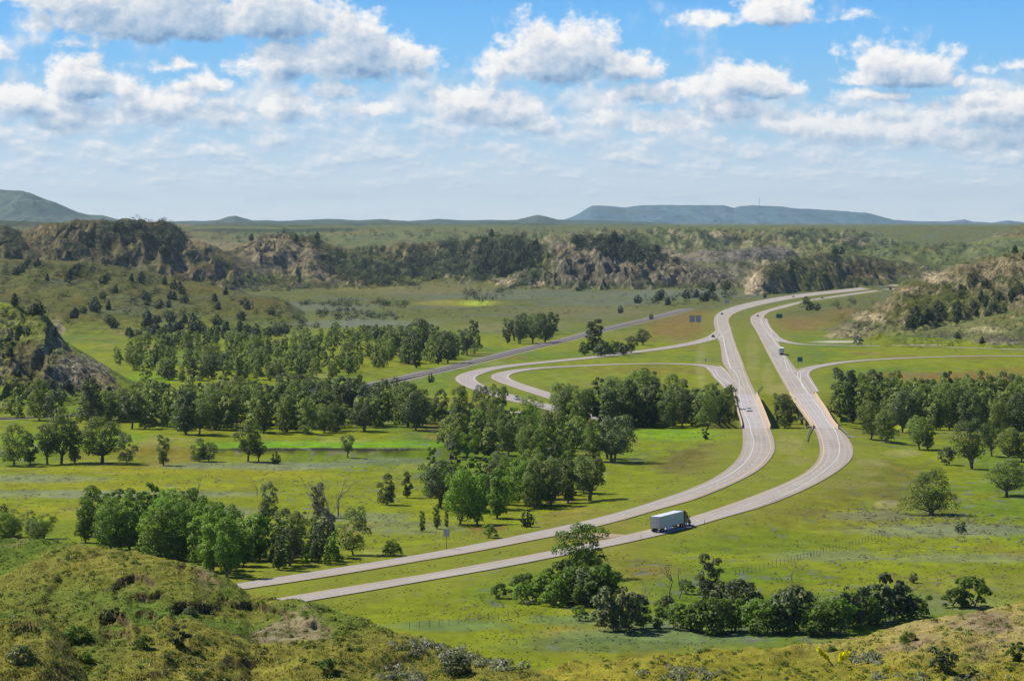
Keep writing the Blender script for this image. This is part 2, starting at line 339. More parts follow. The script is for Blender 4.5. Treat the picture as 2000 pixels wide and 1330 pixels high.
H('left_plateau', [(300,455),(350,449),(450,446),(540,448),(620,446),(700,445),(780,444),(860,445),(960,446),(1040,449),(1110,456)], [(300,4700),(1110,4700)], [(300,6400),(1110,6200)], 2500, amp=4, gul=0.2, gs=260, bare=0.05, seed=65, nt=200, na=480, grass=(.125,.142,.048))
H('dark_ridge', [(-100,431),(0,430),(60,433),(130,436),(210,440),(330,452),(380,454),(430,450),(480,447),(540,443),(600,441),(650,443),(690,446),(740,453)], [(-100,6300),(740,6300)], [(-100,7600),(740,7600)], 1200, amp=5.00, gul=0.180, gs=240, bare=.05, seed=67, nt=120, na=300, grass=(.035,.05,.03), zb=30)
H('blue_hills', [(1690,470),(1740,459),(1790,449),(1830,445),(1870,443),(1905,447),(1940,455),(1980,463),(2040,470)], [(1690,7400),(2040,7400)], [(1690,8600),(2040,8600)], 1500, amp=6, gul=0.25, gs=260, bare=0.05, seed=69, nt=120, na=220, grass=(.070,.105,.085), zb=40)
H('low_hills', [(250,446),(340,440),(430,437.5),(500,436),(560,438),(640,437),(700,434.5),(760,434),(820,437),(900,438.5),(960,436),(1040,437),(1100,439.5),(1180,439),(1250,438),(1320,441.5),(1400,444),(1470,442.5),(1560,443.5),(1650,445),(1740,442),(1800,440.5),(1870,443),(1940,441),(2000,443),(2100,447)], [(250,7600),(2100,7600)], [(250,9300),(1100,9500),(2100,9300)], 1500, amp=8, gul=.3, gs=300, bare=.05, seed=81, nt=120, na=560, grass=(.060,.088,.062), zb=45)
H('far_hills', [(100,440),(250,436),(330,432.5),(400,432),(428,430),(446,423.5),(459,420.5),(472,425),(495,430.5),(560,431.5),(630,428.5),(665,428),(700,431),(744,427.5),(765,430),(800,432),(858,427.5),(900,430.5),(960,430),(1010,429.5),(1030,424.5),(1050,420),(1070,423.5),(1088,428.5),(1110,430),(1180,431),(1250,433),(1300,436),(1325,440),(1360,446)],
  [(100,9600),(1360,9600)], [(100,12500),(1360,12500)], 2500, amp=5.00, gul=0.180, gs=420, bare=.05, seed=71, nt=150, na=620, grass=(.070,.110,.095), zb=50)  # slope colour shifted towards blue to imitate distance haze
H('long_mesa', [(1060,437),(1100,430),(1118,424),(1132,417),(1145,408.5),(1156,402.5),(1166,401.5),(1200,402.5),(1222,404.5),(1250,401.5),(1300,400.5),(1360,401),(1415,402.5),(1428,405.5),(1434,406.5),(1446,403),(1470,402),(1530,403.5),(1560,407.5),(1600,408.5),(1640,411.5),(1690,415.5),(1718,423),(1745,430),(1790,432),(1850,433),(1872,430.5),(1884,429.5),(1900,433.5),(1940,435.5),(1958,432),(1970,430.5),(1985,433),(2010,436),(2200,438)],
  [(1060,16200),(2200,16200)], [(1060,19000),(2200,19000)], 4500, amp=7.00, gul=0.210, gs=600, bare=.1, shape=.8, seed=73, nt=150, na=620, grass=(.090,.160,.205), zb=50)  # bluish base colour stands in for the haze over the mesa
H('tall_mesa', [(-300,378),(-100,372),(0,371.5),(44,373),(62,378),(85,387),(110,396),(132,406),(150,414),(168,419.5),(200,421.5),(222,427),(260,434),(300,440)], [(-300,10500),(300,10500)], [(-300,13500),(300,13300)], 4000, amp=7.00, gul=0.240, gs=420, bare=.12, shape=.85, seed=75, nt=160, na=320, grass=(.090,.135,.115), zb=50)  # haze tint painted into the mesa's slope colour

TAN = np.array((.225,.172,.092)); TAN2 = np.array((.34,.275,.160)); BRN = np.array((.100,.080,.036)); GRY = np.array((.128,.106,.076)); WOOD = np.array((.045,.060,.024)); GRS = np.array((.108,.122,.022)); BRG = np.array((.165,.215,.012)); PRP = np.array((.150,.128,.115))
HPATCH = [
 (200,470,240,40,BRN,.55),(352,447,26,14,TAN,.8),(60,452,40,10,TAN,.55),(100,476,36,10,TAN,.4),(290,462,40,12,TAN*.8,.45),(385,474,30,8,TAN,.5),(250,448,40,16,WOOD,.8),(310,465,20,18,WOOD,.6),(20,460,22,26,WOOD,.7),(160,480,60,14,WOOD,.45),
 (545,492,80,34,np.array((.19,.150,.092)),.9),(575,530,46,10,TAN,.6),(625,540,30,10,TAN2,.55),(460,482,60,8,TAN*.9,.65),(520,515,60,16,GRY*.9,.5),(690,520,60,30,WOOD*1.3,.55),(760,545,60,12,GRS,.7),(500,545,140,8,GRS,.5),
 (900,512,170,36,WOOD,.75),(985,490,70,34,WOOD,.8),(760,486,26,8,TAN*.9,.7),(922,492,18,12,TAN,.6),(830,478,60,5,TAN*.8,.6),(800,545,60,6,GRS*1.1,.7),(960,545,20,8,GRS,.4),
 (1050,515,34,40,GRS,.7),(1030,540,26,18,WOOD*1.3,.5),(1128,492,44,16,TAN*.95,.75),(1140,512,60,20,GRY,.8),(1270,512,100,26,GRY*1.05,.9),(1255,520,90,6,TAN,.7),(1300,500,40,10,TAN2*.9,.7),(1185,535,110,14,GRY*.72,.7),(980,551,26,8,TAN2*1.1,.95),(1052,553,18,8,TAN2*1.1,.95),(1215,476,90,14,WOOD,.85),(1370,540,60,12,GRY*.8,.6),(1200,555,140,5,WOOD,.5),
 (1405,457,22,6,TAN2,.8),(1425,463,18,5,TAN,.7),(1515,466,20,12,TAN*.9,.7),(1340,464,24,4,TAN2,.6),(1660,470,30,12,GRY,.6),(1200,452,60,5,TAN*.8,.5),(1300,470,80,10,GRS,.5),(1600,485,90,10,GRS,.6),(1560,460,60,8,WOOD*1.6,.5),(1380,470,90,8,WOOD*1.6,.4),
 (1420,499,80,12,PRP,.85),(1500,494,50,14,PRP,.85),(1372,499,34,4,TAN*.9,.7),(1410,530,60,10,PRP*.9,.5),
 (1476,555,24,30,np.array((.43,.34,.21)),1.0),(1500,512,60,4,TAN2,.6),(1500,525,26,10,TAN,.6),(1560,510,50,6,WOOD*1.4,.6),(1600,540,120,22,GRS*.62,.8),(1690,528,90,16,BRN*.85,.85),(1640,575,120,8,GRS*.9,.5),(1700,540,60,3,TAN*.9,.6),
 (1832,543,32,14,TAN2*.9,.9),(1945,520,70,16,TAN*.95,.75),(1880,528,40,12,TAN,.6),(1785,568,40,10,TAN,.8),(1735,598,40,14,TAN*.95,.7),(1700,618,40,9,TAN2*1.05,.9),(1672,642,60,12,GRY*1.15,.8),(1640,655,60,7,TAN2*.9,.7),(1860,590,110,26,GRS*.75,.8),(1780,612,50,16,GRS*.8,.7),(1940,560,50,14,BRN,.5),(1990,500,30,10,BRN*1.2,.6),
 (1925,644,34,7,TAN2*1.15,.95),(1960,664,70,9,GRY*1.3,.75),(1850,656,50,7,GRY*1.1,.5),(1840,640,160,14,np.array((.155,.16,.055)),.7),
 (48,640,56,44,GRS*1.1,.9),(90,770,90,20,BRG*.9,.6),(20,690,40,26,GRS*.8,.6),(112,652,14,34,TAN2*.75,.95),(135,690,12,16,TAN*.8,.8),(150,728,66,34,GRY*1.6,.9),(60,712,50,40,BRN*1.35,.8),(185,748,40,22,TAN*.85,.8),(30,770,70,24,BRG,.7),(150,782,70,10,BRG,.7),(60,745,40,16,GRS*.9,.7),(215,765,22,14,GRY,.6),
 (500,448,220,7,np.array((.030,.045,.030)),.8),
]
# ------------------------------------------------------------------ what grows where (ground colour, with the river bank's shade painted in)
GA = np.array((.166,.194,.006)); GB = np.array((.096,.156,.007)); GC = np.array((.185,.118,.028)); SAGE = np.array((.165,.185,.125)); DRY = np.array((.33,.285,.12)); OLV = np.array((.100,.112,.024)); DK = np.array((.060,.090,.016)); YEL = np.array((.29,.255,.010)); FLD = np.array((.135,.27,.006))
PATCH = [ (1632,667.5,48,2.2,(.46,.42,.34),.95),(1790,674,50,1.6,(.42,.38,.30),.8),
   # photo column, row, half width, half height, colour, strength
 (620,869,260,9,FLD,.95),(150,860,180,18,FLD,.6),(1060,838,130,16,FLD,.9),(1330,850,110,14,FLD,.6),
 (330,918,320,9,YEL,.35),(250,948,260,12,YEL,.3),(120,1000,150,14,YEL,.3),(540,930,160,8,YEL,.35),
 (200,965,330,8,SAGE,.6),(330,1000,170,16,SAGE,.7),(500,910,200,8,SAGE,.6),(760,900,90,7,SAGE,.5),(60,935,160,8,SAGE,.5),(700,1010,120,10,SAGE,.5),(790,1030,120,14,SAGE,.35),
 (1330,640,70,22,GC,.8),(1370,618,60,12,GC,.7),(1250,660,60,10,GC,.35),(1560,632,70,16,GC,.75),(1660,612,60,12,GC,.5),(1850,735,170,9,GC,.85),(1950,742,120,9,GC,.7),(1260,725,150,9,GC,.4),(1200,752,130,10,GC,.3),
 (1340,900,60,26,(.10,.075,.02),.75),(1385,880,40,20,(.12,.09,.03),.5),(1700,905,36,9,DRY,.9),(1690,925,30,7,DRY,.8),(1665,945,60,8,DRY,.6),(1760,885,40,8,DRY,.4),(1700,935,120,40,(.115,.115,.018),.6),
 (1540,870,26,20,DRY,.6),(1560,900,30,10,DRY,.5),(1520,760,26,12,DRY,.7),(1470,700,14,50,DRY,.45),(1500,735,12,26,DRY,.6),(1370,715,12,40,DRY,.4),
 (955,1030,40,8,GC,.8),(940,1045,30,6,GC,.5),
 (1320,1240,260,22,SAGE*np.array((.7,.95,.5)),.8),(1180,1210,160,14,SAGE*np.array((.7,1,.5)),.6),(870,1222,120,10,SAGE*np.array((.7,1,.5)),.6),(1150,1260,200,16,(.085,.125,.035),.8),(1400,1265,200,12,(.12,.15,.03),.5),
 (1850,1035,220,14,SAGE,.65),(1700,1008,90,10,SAGE,.55),(1900,1090,200,10,SAGE,.4),(1620,1085,130,12,SAGE,.4),(1780,1180,200,20,SAGE,.3),(1560,1000,70,8,(.12,.11,.03),.6),(1500,1150,140,12,YEL,.25),(1900,1140,200,20,(.17,.17,.03),.5),
 (1650,1000,240,40,GC,.25),(1450,1060,200,26,GB,.5),(1250,1120,150,14,GC,.3),(1730,985,24,8,DRY,.5),(1880,970,100,12,YEL,.3),
 (900,592,90,7,YEL,.5),(930,592,36,5,(.30,.36,.03),.9),(1000,575,260,10,SAGE*.7,.55),(700,632,160,8,SAGE*.8,.8),(620,600,130,8,SAGE*.75,.6),(1180,590,130,8,SAGE*.7,.6),(1330,575,150,10,SAGE*.75,.7),(1000,640,120,10,(.17,.15,.06),.6),(1150,610,160,12,(.15,.14,.055),.6),(800,565,180,10,(.155,.135,.04),.7),(1100,560,120,6,(.16,.15,.06),.4),
 (760,690,30,10,YEL,.4),(300,740,60,12,FLD,.5),(700,748,90,6,FLD,.5),(860,765,70,14,GB,.4),(1150,745,160,20,(.16,.20,.02),.5),
 (640,878,240,3.6,(.026,.024,.012),1.0),(640,884.5,230,1.6,(.25,.21,.13),.6),  # dark strip paints shade on the bank face; pale strip is gravel
]
def ground_col(x, y, z):
    px, py = proj(x, y, z)
    n1 = fbm(x / 95, y / 210, 4, 101); n2 = fbm(x / 30, y / 70, 4, 111); n3 = fbm(x / 7, y / 16, 3, 121); n4 = fbm(x / 48 + 9, y / 120, 4, 131)
    c = np.broadcast_to(GA, x.shape + (3,)).copy()
    c = mixc(c, GB, ss(-.05, .45, n1) * .8)
    c = mixc(c, GC, ss(.22, .6, n4) * .55)
    c = mixc(c, DRY * .8, ss(.3, .65, n2) * .35)
    c = mixc(c, DK * 1.3, ss(.28, .6, -n2) * .45)
    far = ss(1750, 2500, y)
    o = mixc(np.broadcast_to(OLV, x.shape + (3,)).copy(), SAGE * .62, ss(-.1, .4, n4) * .6)
    o = mixc(o, np.array((.135,.122,.032)), ss(0, .5, n2) * .6); o = mixc(o, DK, ss(.3, .6, -n2) * .4)
    c = c + (o - c) * far[..., None]
    wob = n2 * .5 + n3 * .35
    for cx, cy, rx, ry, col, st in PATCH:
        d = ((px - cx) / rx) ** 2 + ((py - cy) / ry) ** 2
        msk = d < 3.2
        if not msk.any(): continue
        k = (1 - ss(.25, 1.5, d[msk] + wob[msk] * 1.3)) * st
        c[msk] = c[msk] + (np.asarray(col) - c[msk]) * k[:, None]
    # grey sage tufts scattered in the meadow
    c = mixc(c, SAGE * .75, ss(.38, .52, fbm(x / 5.5, y / 9, 3, 141) + .35 * n1) * .7 * (1 - far))
    c *= (1 + .30 * n3 + .16 * fbm(x / 2.2, y / 4.5, 2, 151))[..., None]
    # mown verges and the grassed median
    dh = bil(DF_HW, x, y); dr = bil(DF_RP, x, y)
    verge = np.maximum(1 - ss(10, 24, dh + 5 * n2), (1 - ss(7, 15, dr + 3 * n2)) * .8)
    c = mixc(c, np.array((.185,.175,.036)) * (1 + .25 * n3)[..., None] if False else np.array((.165,.178,.020)), verge * .6)
    rr = bil(DF_RR, x, y)
    c = mixc(c, np.array((.22,.185,.155)), (1 - ss(6.5, 10, rr + 3 * n3)) * .85)
    return np.clip(c, .004, 1)

def build_ground():
    aa = np.r_[np.linspace(-.42, -.20, 40, endpoint=False), np.linspace(-.20, .20, 1000, endpoint=False), np.linspace(.20, .42, 40)]
    rows = np.r_[np.geomspace(40, 470, 30, endpoint=False)]
    py = np.r_[np.linspace(1365, 700, 640, endpoint=False), np.linspace(700, 545, 330, endpoint=False), np.linspace(545, 470, 90, endpoint=False)]
    _, s = ray_as(np.full(len(py), 1000.), py)
    D2 = -CH / s; D2 = D2[(D2 > 470)]
    rows = np.r_[rows, D2, np.geomspace(D2[-1] * 1.02, 35000, 60)]
    A, Y = np.meshgrid(aa, rows); X = A * Y
    Z = base_z(X, Y)
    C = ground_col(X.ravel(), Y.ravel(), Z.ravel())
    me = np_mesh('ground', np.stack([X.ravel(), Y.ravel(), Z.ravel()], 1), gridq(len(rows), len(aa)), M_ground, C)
    struct(link('ground', me))
LEDGE = [([222,245,262,282,302],[1139,1124,1117,1122,1134],.9),([250,285,320],[1158,1153,1157],.7),([196,215,240,252],[1200,1192,1194,1206],1.1),([262,285,306],[1190,1185,1192],.6),([205,232,258],[1228,1222,1230],.6),([335,365,400,430],[1186,1178,1180,1190],.8),([350,372,396,424],[1096,1100,1116,1134],.6),([425,470,520,560],[1166,1174,1180,1190],.6),([20,50,85],[1222,1214,1226],.7),([560,600,650],[1206,1212,1226],.6)]
def ledges(X, Y, Z):
    px, py = proj(X, Y, Z)
    for lx, ly, hh in LEDGE:
        c = np.interp(px, lx, ly) + 5 * fbm(X / 1.5, Y / 9, 3, 66); w_ = ss(lx[0] - 6, lx[0] + 10, px) * (1 - ss(lx[-1] - 10, lx[-1] + 6, px))
        d = py - c
        Z = Z - .85 * hh * w_ * ss(-1, 4, d) * np.exp(-np.clip(d, 0, None) / 26) + hh * .25 * w_ * np.exp(-(np.clip(d + 6, None, 0) / 10) ** 2) * (d < -6) * 0
    return Z
def build_hill(h):
    s = np.linspace(0, 1, h.na); a = h.a0 + (h.a1 - h.a0) * s
    Df, Dc, zc = h.prof(a)
    nf = int(h.nt * .76); nb = h.nt - nf
    t = np.r_[np.linspace(-.25 if h.gul > .05 else -.1, 1, nf), 1 + np.linspace(0, 1, nb + 1)[1:]]
    T = t[:, None]
    Y = np.where(T <= 1, Df + (Dc - Df) * T, Dc + h.back * (T - 1)); X = a[None, :] * Y
    Z = h.height(X, Y)
    if h.extra is not None: Z = Z + h.extra(X, Y)
    if h.seed in (5, 6): Z = ledges(X, Y, Z)
    V = np.stack([X.ravel(), Y.ravel(), Z.ravel()], 1)
    # slope from the grid itself
    dZr = np.gradient(Z, axis=0); dYr = np.gradient(Y, axis=0); dZc = np.gradient(Z, axis=1); dXc = np.gradient(X, axis=1)
    sy = dZr / np.where(np.abs(dYr) < 1e-3, 1e-3, dYr); sx = (dZc - sy * np.gradient(Y, axis=1)) / np.where(np.abs(dXc) < 1e-3, 1e-3, dXc)
    sl = np.sqrt(np.clip(sx * sx + sy * sy, 0, 25)).ravel()
    x, y, z = V.T
    C = ground_col(x, y, z)
    n1 = fbm(x / (h.gs * .6), y / (h.gs * .9), 4, h.seed + 80); n2 = fbm(x / (h.gs * .16), y / (h.gs * .22), 4, h.seed + 90); n3 = fbm(x / (h.gs * .05), y / (h.gs * .06), 3, h.seed + 95)
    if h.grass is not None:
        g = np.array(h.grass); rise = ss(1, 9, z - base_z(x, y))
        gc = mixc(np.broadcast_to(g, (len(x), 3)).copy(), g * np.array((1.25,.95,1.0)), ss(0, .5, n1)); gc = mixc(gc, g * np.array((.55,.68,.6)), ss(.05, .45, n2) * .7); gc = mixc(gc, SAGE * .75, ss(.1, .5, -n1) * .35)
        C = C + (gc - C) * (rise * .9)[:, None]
    st = (np.sin(z / h.strata * 6.283 + n1 * 2.2) * .5 + .5) * .6 + (np.sin(z / (h.strata * .37) * 6.283 + n2 * 1.5) * .5 + .5) * .4
    px, py = proj(x, y, z); wob = n1 * .55 + n2 * .65 + n3 * .35
    clayish = np.zeros(len(x))
    if h.extra is None and y.max() < 12000:
        # bare ground only where it is steep
        bare = ss(.55, 1.1, sl + n1 * .4 + n2 * .35 + (h.bare - .5) * .6) * ss(.5, 4, z - base_z(x, y) + 2 * n2) * .7
        C = C + (h.clay - C) * bare[:, None]; clayish = np.maximum(clayish, bare)
        for cx, cy, rx, ry, col, stg in HPATCH:
            d = ((px - cx) / rx) ** 2 + ((py - cy) / ry) ** 2; msk = d < 3.2
            if not msk.any(): continue
            k = (1 - ss(.3, 1.5, d[msk] + wob[msk] * 1.5)) * stg
            C[msk] = C[msk] + (np.asarray(col) - C[msk]) * k[:, None]
            if col[2] > .058: clayish[msk] = np.maximum(clayish[msk], k)
        # beds and rills in the bare clay, grass tongues over it
        qn = .35 if h.dD.max() > 4300 else 1.0
        C = C * (1 + qn * clayish[:, None] * ((st - .5) * .8 + n3 * .9 + n2 * .4)[:, None]) 
        tg = ss(.12, .4, fbm(x / (h.gs * .10), y / (h.gs * .22), 4, h.seed + 99)) * clayish * .85
        C = C + (np.array((.062, .070, .022)) - C) * tg[:, None]
        C = C * (1 + qn * (.30 * n3 + .18 * n2))[:, None]
    if h.extra is not None:   # near knolls: darker soil in the little scarps, yellowing grass
        gk = mixc(np.broadcast_to(np.array((.138,.132,.020)), (len(x), 3)).copy(), np.array((.078,.115,.013)), ss(-.1, .45, n1 + n2 * .4)); gk = mixc(gk, np.array((.180,.160,.026)), ss(.1, .6, -n1 + n2 * .5) * .6)
        px, py = proj(x, y, z); lush = np.exp(-(((px - 200) / 190) ** 2 + ((py - 1170) / 45) ** 2)) + np.exp(-(((px - 150) / 120) ** 2 + ((py - 1280) / 40) ** 2)) * (h.seed == 5)
        gk = mixc(gk, np.array((.070,.112,.014)), np.clip(lush * (h.seed in (5, 6)) * (.8 + n2), 0, 1) * .75)
        gk = gk * 1.18
        if h.seed == 9:
            gk = mixc(gk, np.array((.240,.212,.020)), np.full(len(x), .72)); straw = np.exp(-(((px - 1880) / 260) ** 2 + ((py - 1225) / 50) ** 2))
            gk = mixc(gk, np.array((.33,.255,.115)), np.clip(straw * (.75 + n2 * .9), 0, .9))
        soil = ss(.60, 1.0, sl + n3 * .25)
        gk = mixc(gk, np.array((.105,.078,.036)), soil * .95)
        rock = ss(.28, .55, n1 * .8 + n2 * .7 + n3 * .35 + h.knoll_rock(x, y))
        gk = mixc(gk, mixc(np.broadcast_to(np.array((.30,.235,.145)), (len(x), 3)).copy(), np.array((.12,.09,.045)), ss(-.1, .35, n3 + .6 * n2)), rock * .75)
        C = gk * (1 + .35 * n3)[:, None]
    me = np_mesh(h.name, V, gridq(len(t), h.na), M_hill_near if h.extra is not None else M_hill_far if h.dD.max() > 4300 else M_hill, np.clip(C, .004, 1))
    o = struct(link('hill', me)); o['label'] = None if False else h.name.replace('_', ' '); del o['label']
    h.obj = o
    return o
def _kr_left(x, y):
    px, py = proj(x, y, 50 + 0 * x); return -.42 + 1.0 * np.exp(-(((px - 575) / 95) ** 2 + ((py - 1178) / 40) ** 2)) + .7 * np.exp(-(((px - 360) / 90) ** 2 + ((py - 1196) / 16) ** 2)) + .8 * np.exp(-(((px - 400) / 40) ** 2 + ((py - 1110) / 40) ** 2)) + .4 * np.exp(-(((px - 960) / 110) ** 2 + ((py - 1310) / 30) ** 2))
def _kr_right(x, y):
    px, py = proj(x, y, 46 + 0 * x); return -.5 + .75 * np.exp(-(((px - 1850) / 190) ** 2 + ((py - 1225) / 55) ** 2)) + .3 * np.exp(-(((px - 1720) / 60) ** 2 + ((py - 1235) / 30) ** 2))
HILLS[0].knoll_rock = _kr_left; HILLS[1].knoll_rock = _kr_right; HILLS[2].knoll_rock = lambda x, y: -.6 + 0 * x

M_ground = terrain_mat('meadow', .02, .12, .9, .30, .25, .5)
M_hill = terrain_mat('badland', .015, .08, .35, .55, .9, 6.0)
M_hill_far = terrain_mat('far_slopes', .006, .03, .12, .26, .5, 8.0)
M_hill_near = terrain_mat('knoll', .15, .9, 4.0, .42, .55, .35)
build_ground()
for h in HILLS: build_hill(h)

# ------------------------------------------------------------------ road surfaces
def road_mat(name, col, edge, streak=.10):
    m, t, b = material(name)
    uv = t.new('ShaderNodeAttribute', attribute_name='across')
    sep = t.new('ShaderNodeSeparateXYZ'); t.put(sep.inputs[0], uv.outputs['Vector'])
    pos = t.new('ShaderNodeNewGeometry').outputs['Position']
    n = t.noise(pos, .05, 4, .6); n2 = t.noise(pos, .8, 4, .7)
    vec = t.new('ShaderNodeCombineXYZ'); t.put(vec.inputs[0], t.m('MULTIPLY', sep.outputs[0], 1.1)); t.put(vec.inputs[1], t.m('MULTIPLY', sep.outputs[1], .01))
    n3 = t.noise(vec.outputs[0], 1.0, 3, .6)
    k = t.m('ADD', t.m('ADD', t.mr(n, .3, .7, .93, 1.07), t.mr(n2, .3, .7, -.06, .06)), t.mr(n3, .3, .7, -streak, streak))
    # shoulders: distance from the pavement edge
    sh = t.mr(sep.outputs[2], .0, 1.0, 0, 1, True)
    c = t.mix(sh, c4(edge), c4(col))
    lanes = t.m('SINE', t.m('MULTIPLY', sep.outputs[0], 3.45)); k = t.m('SUBTRACT', k, t.m('MULTIPLY', t.mr(lanes, .2, 1, 0, 1, True), t.m('MULTIPLY', sh, .09)))
    joints = t.m('LESS_THAN', t.m('FRACT', t.m('MULTIPLY', sep.outputs[1], 1 / 9.0)), .03); k = t.m('SUBTRACT', k, t.m('MULTIPLY', joints, .10))
    pt = t.noise(t.vm('MULTIPLY', uv.outputs['Vector'], (.15, .012, 0)), 1.0, 1, .5); k = t.m('SUBTRACT', k, t.mr(pt, .60, .64, 0, .08))
    t.put(b.inputs['Base Color'], t.mix(1.0, c, k, 'MULTIPLY'))
    b.inputs['Roughness'].default_value = .85; b.inputs['Specular IOR Level'].default_value = .15
    return m
def ribbon(name, L, Rr, z, mat, parent=None, ns=9, drape=None, sh=2.2):
    t = np.linspace(0, 1, ns)[None, :, None]
    P = L[:, None, :] * (1 - t) + Rr[:, None, :] * t
    X = P[..., 0]; Y = P[..., 1]; Z = np.full(X.shape, z) if drape is None else drape(X, Y) + z
    V = np.stack([X.ravel(), Y.ravel(), Z.ravel()], 1)
    q = gridq(len(L), ns)
    me = np_mesh(name, V, q, mat, None)
    w = np.linalg.norm(L - Rr, axis=1)[:, None]; s = np.r_[0, np.cumsum(np.linalg.norm(np.diff((L + Rr) / 2, axis=0), axis=1))][:, None]
    u = np.linspace(0, 1, ns)[None, :]
    ed = np.clip(np.minimum(u, 1 - u) * w / sh, 0, 1)
    at = me.attributes.new('across', 'FLOAT_VECTOR', 'POINT')
    at.data.foreach_set('vector', np.stack([(u * w).ravel(), np.broadcast_to(s, X.shape).ravel(), ed.ravel()], 1).astype(np.float32).ravel())
    o = link(name, me, parent)
    # normals must face up
    if me.polygons[0].normal.z < 0: me.flip_normals()
    return o
M_conc = road_mat('worn_concrete', (.362, .318, .268), (.335, .275, .215))
M_ramp = road_mat('ramp_concrete', (.36, .315, .28), (.34, .285, .225))
M_deck = road_mat('deck_concrete', (.41, .37, .35), (.47, .34, .25), .06)
M_white = plain('white_road_paint', (.60, .58, .53), .7, 0, .08)
M_yellow = plain('yellow_road_paint', (.66, .48, .22), .7, 0, .08)
def lane(name, C, w, z, mat, parent, dash=None):
    Lh = offs(C, w / 2); Rh = offs(C, -w / 2)
    if dash is None:
        V = np.concatenate([np.c_[Lh, np.full(len(C), z)], np.c_[Rh, np.full(len(C), z)]]); n = len(C); i = np.arange(n - 1)
        Q = np.stack([i, i + n, i + n + 1, i + 1], 1)
    else:
        s = np.r_[0, np.cumsum(np.linalg.norm(np.diff(C, axis=0), axis=1))]; on, per = dash
        st = np.arange(0, s[-1] - on, per); V = []; Q = []
        for k, q in enumerate(st):
            for e in (q, q + on):
                for S in (Lh, Rh): V.append((np.interp(e, s, S[:, 0]), np.interp(e, s, S[:, 1]), z))
            Q.append((4 * k, 4 * k + 1, 4 * k + 3, 4 * k + 2))
        V = np.array(V); Q = np.array(Q)
    me = np_mesh(name, V, Q, mat, None, False)
    if me.polygons[0].normal.z < 0: me.flip_normals()
    return link(name, me, parent)
west = struct(ribbon('highway', W_L, W_R, 0.0, M_conc)); east = struct(ribbon('highway', E_L, E_R, 0.0, M_conc))
def inset(A, B, d):
    T = B - A; w = np.linalg.norm(T, axis=1)[:, None]; d = np.asarray(d, float); d = d[:, None] if d.ndim else d
    return A + T / w * d
def Y_of(py): return P0(1000, py)[1]
def wd(A, tbl):   # shoulder width by photo row
    yy = np.array([Y_of(r) for r, _ in tbl][::1]); ww = np.array([w for _, w in tbl]); o = np.argsort(yy)
    return np.interp(A[:, 1], yy[o], ww[o])
sl = wd(W_L, [(1150,1.2),(990,1.5),(950,2.2),(915,3.4),(890,3.6),(860,4.0),(838,3.0),(800,2.2),(770,2.2),(740,3.6),(720,3.4),(690,2.6),(650,3.2),(620,2.4),(560,1.5)])
lane('edge_line', inset(W_L, W_R, sl), .24, .02, M_white, west)
sr = wd(W_R, [(1150,.9),(950,1.4),(880,1.6),(838,1.7),(800,2.0),(770,1.8),(690,1.2),(560,1.0)])
lane('edge_line', inset(W_R, W_L, sr), .22, .02, M_yellow, west)
m1 = (inset(W_L, W_R, sl) + inset(W_R, W_L, sr)) / 2
lane('lane_line', m1, .22, .02, M_white, west, (3, 12))
er = wd(E_R, [(1170,1.0),(1000,1.4),(976,2.0),(940,3.2),(916,4.4),(892,4.9),(875,4.7),(858,4.0),(836,1.6),(800,2.0),(770,2.6),(750,3.4),(728,3.2),(700,1.6),(670,2.6),(640,2.6),(615,2.0),(560,1.0)])
lane('edge_line', inset(E_R, E_L, er), .24, .02, M_white, east)
el = wd(E_L, [(1160,.9),(950,1.1),(880,1.3),(838,1.4),(800,2.2),(770,1.4),(690,1.0),(560,.9)])
lane('edge_line', inset(E_L, E_R, el), .22, .02, M_yellow, east)
lane('lane_line', (inset(E_R, E_L, er) + inset(E_L, E_R, el)) / 2, .22, .02, M_white, east, (3, 12))
for nm, (l, r_, c) in dict(a=(A_L, A_R, A_C), b=(B_L, B_R, B_C), c=(C_L, C_R, C_C), d=(D_L, D_R, D_C)).items():
    o = struct(ribbon('ramp_road', l, r_, -.006, M_ramp, ns=7, sh=1.5))
    lane('edge_line', inset(l, r_, 1.2), .30, .02, M_white, o); lane('edge_line', inset(r_, l, 1.0), .28, .02, M_white if nm in 'cd' else M_yellow, o)
struct(ribbon('county_road', X_L, X_R, -.012, M_ramp, ns=7))
# gore wedges: the painted V where a ramp leaves
def gline(pts, parent):
    lane('gore_line', spline(G(pts), 40), .32, .026, M_white, parent)
gline([(1402,665),(1409,655.5),(1417,682),(1427,721)], west); gline([(1384,664.5),(1400,655),(1404,646)], west); gline([(1380,708.5),(1400,712),(1412,719),(1418,723)], west); gline([(1396,722),(1407,737),(1424,748),(1440,762)], west)
gline([(1531.4,702.8),(1548,727),(1556,722),(1572,716.5),(1600,712)], east); gline([(1578,769),(1566.5,753),(1563.5,735),(1564.5,727),(1572,722.5)], east); gline([(1491.8,628),(1505,645),(1519,662),(1545,668.5)], east); gline([(1532,690),(1519,674),(1511.6,660),(1524,667)], east)
# gravel crossover in the median
M_gravel = plain('pinkish_gravel', (.36, .26, .17), .95, 0, .2, .5)
g = G([(1096,1045),(1125,1041),(1170,1040.5),(1225,1043.8),(1205,1047),(1180,1051.5),(1150,1050),(1110,1047)])
me = np_mesh('crossover', np.c_[g, np.full(len(g), -.05)], np.array([list(range(len(g)))]), M_gravel, None, False)
if me.polygons[0].normal.z < 0: me.flip_normals()
struct(link('gravel_path', me))
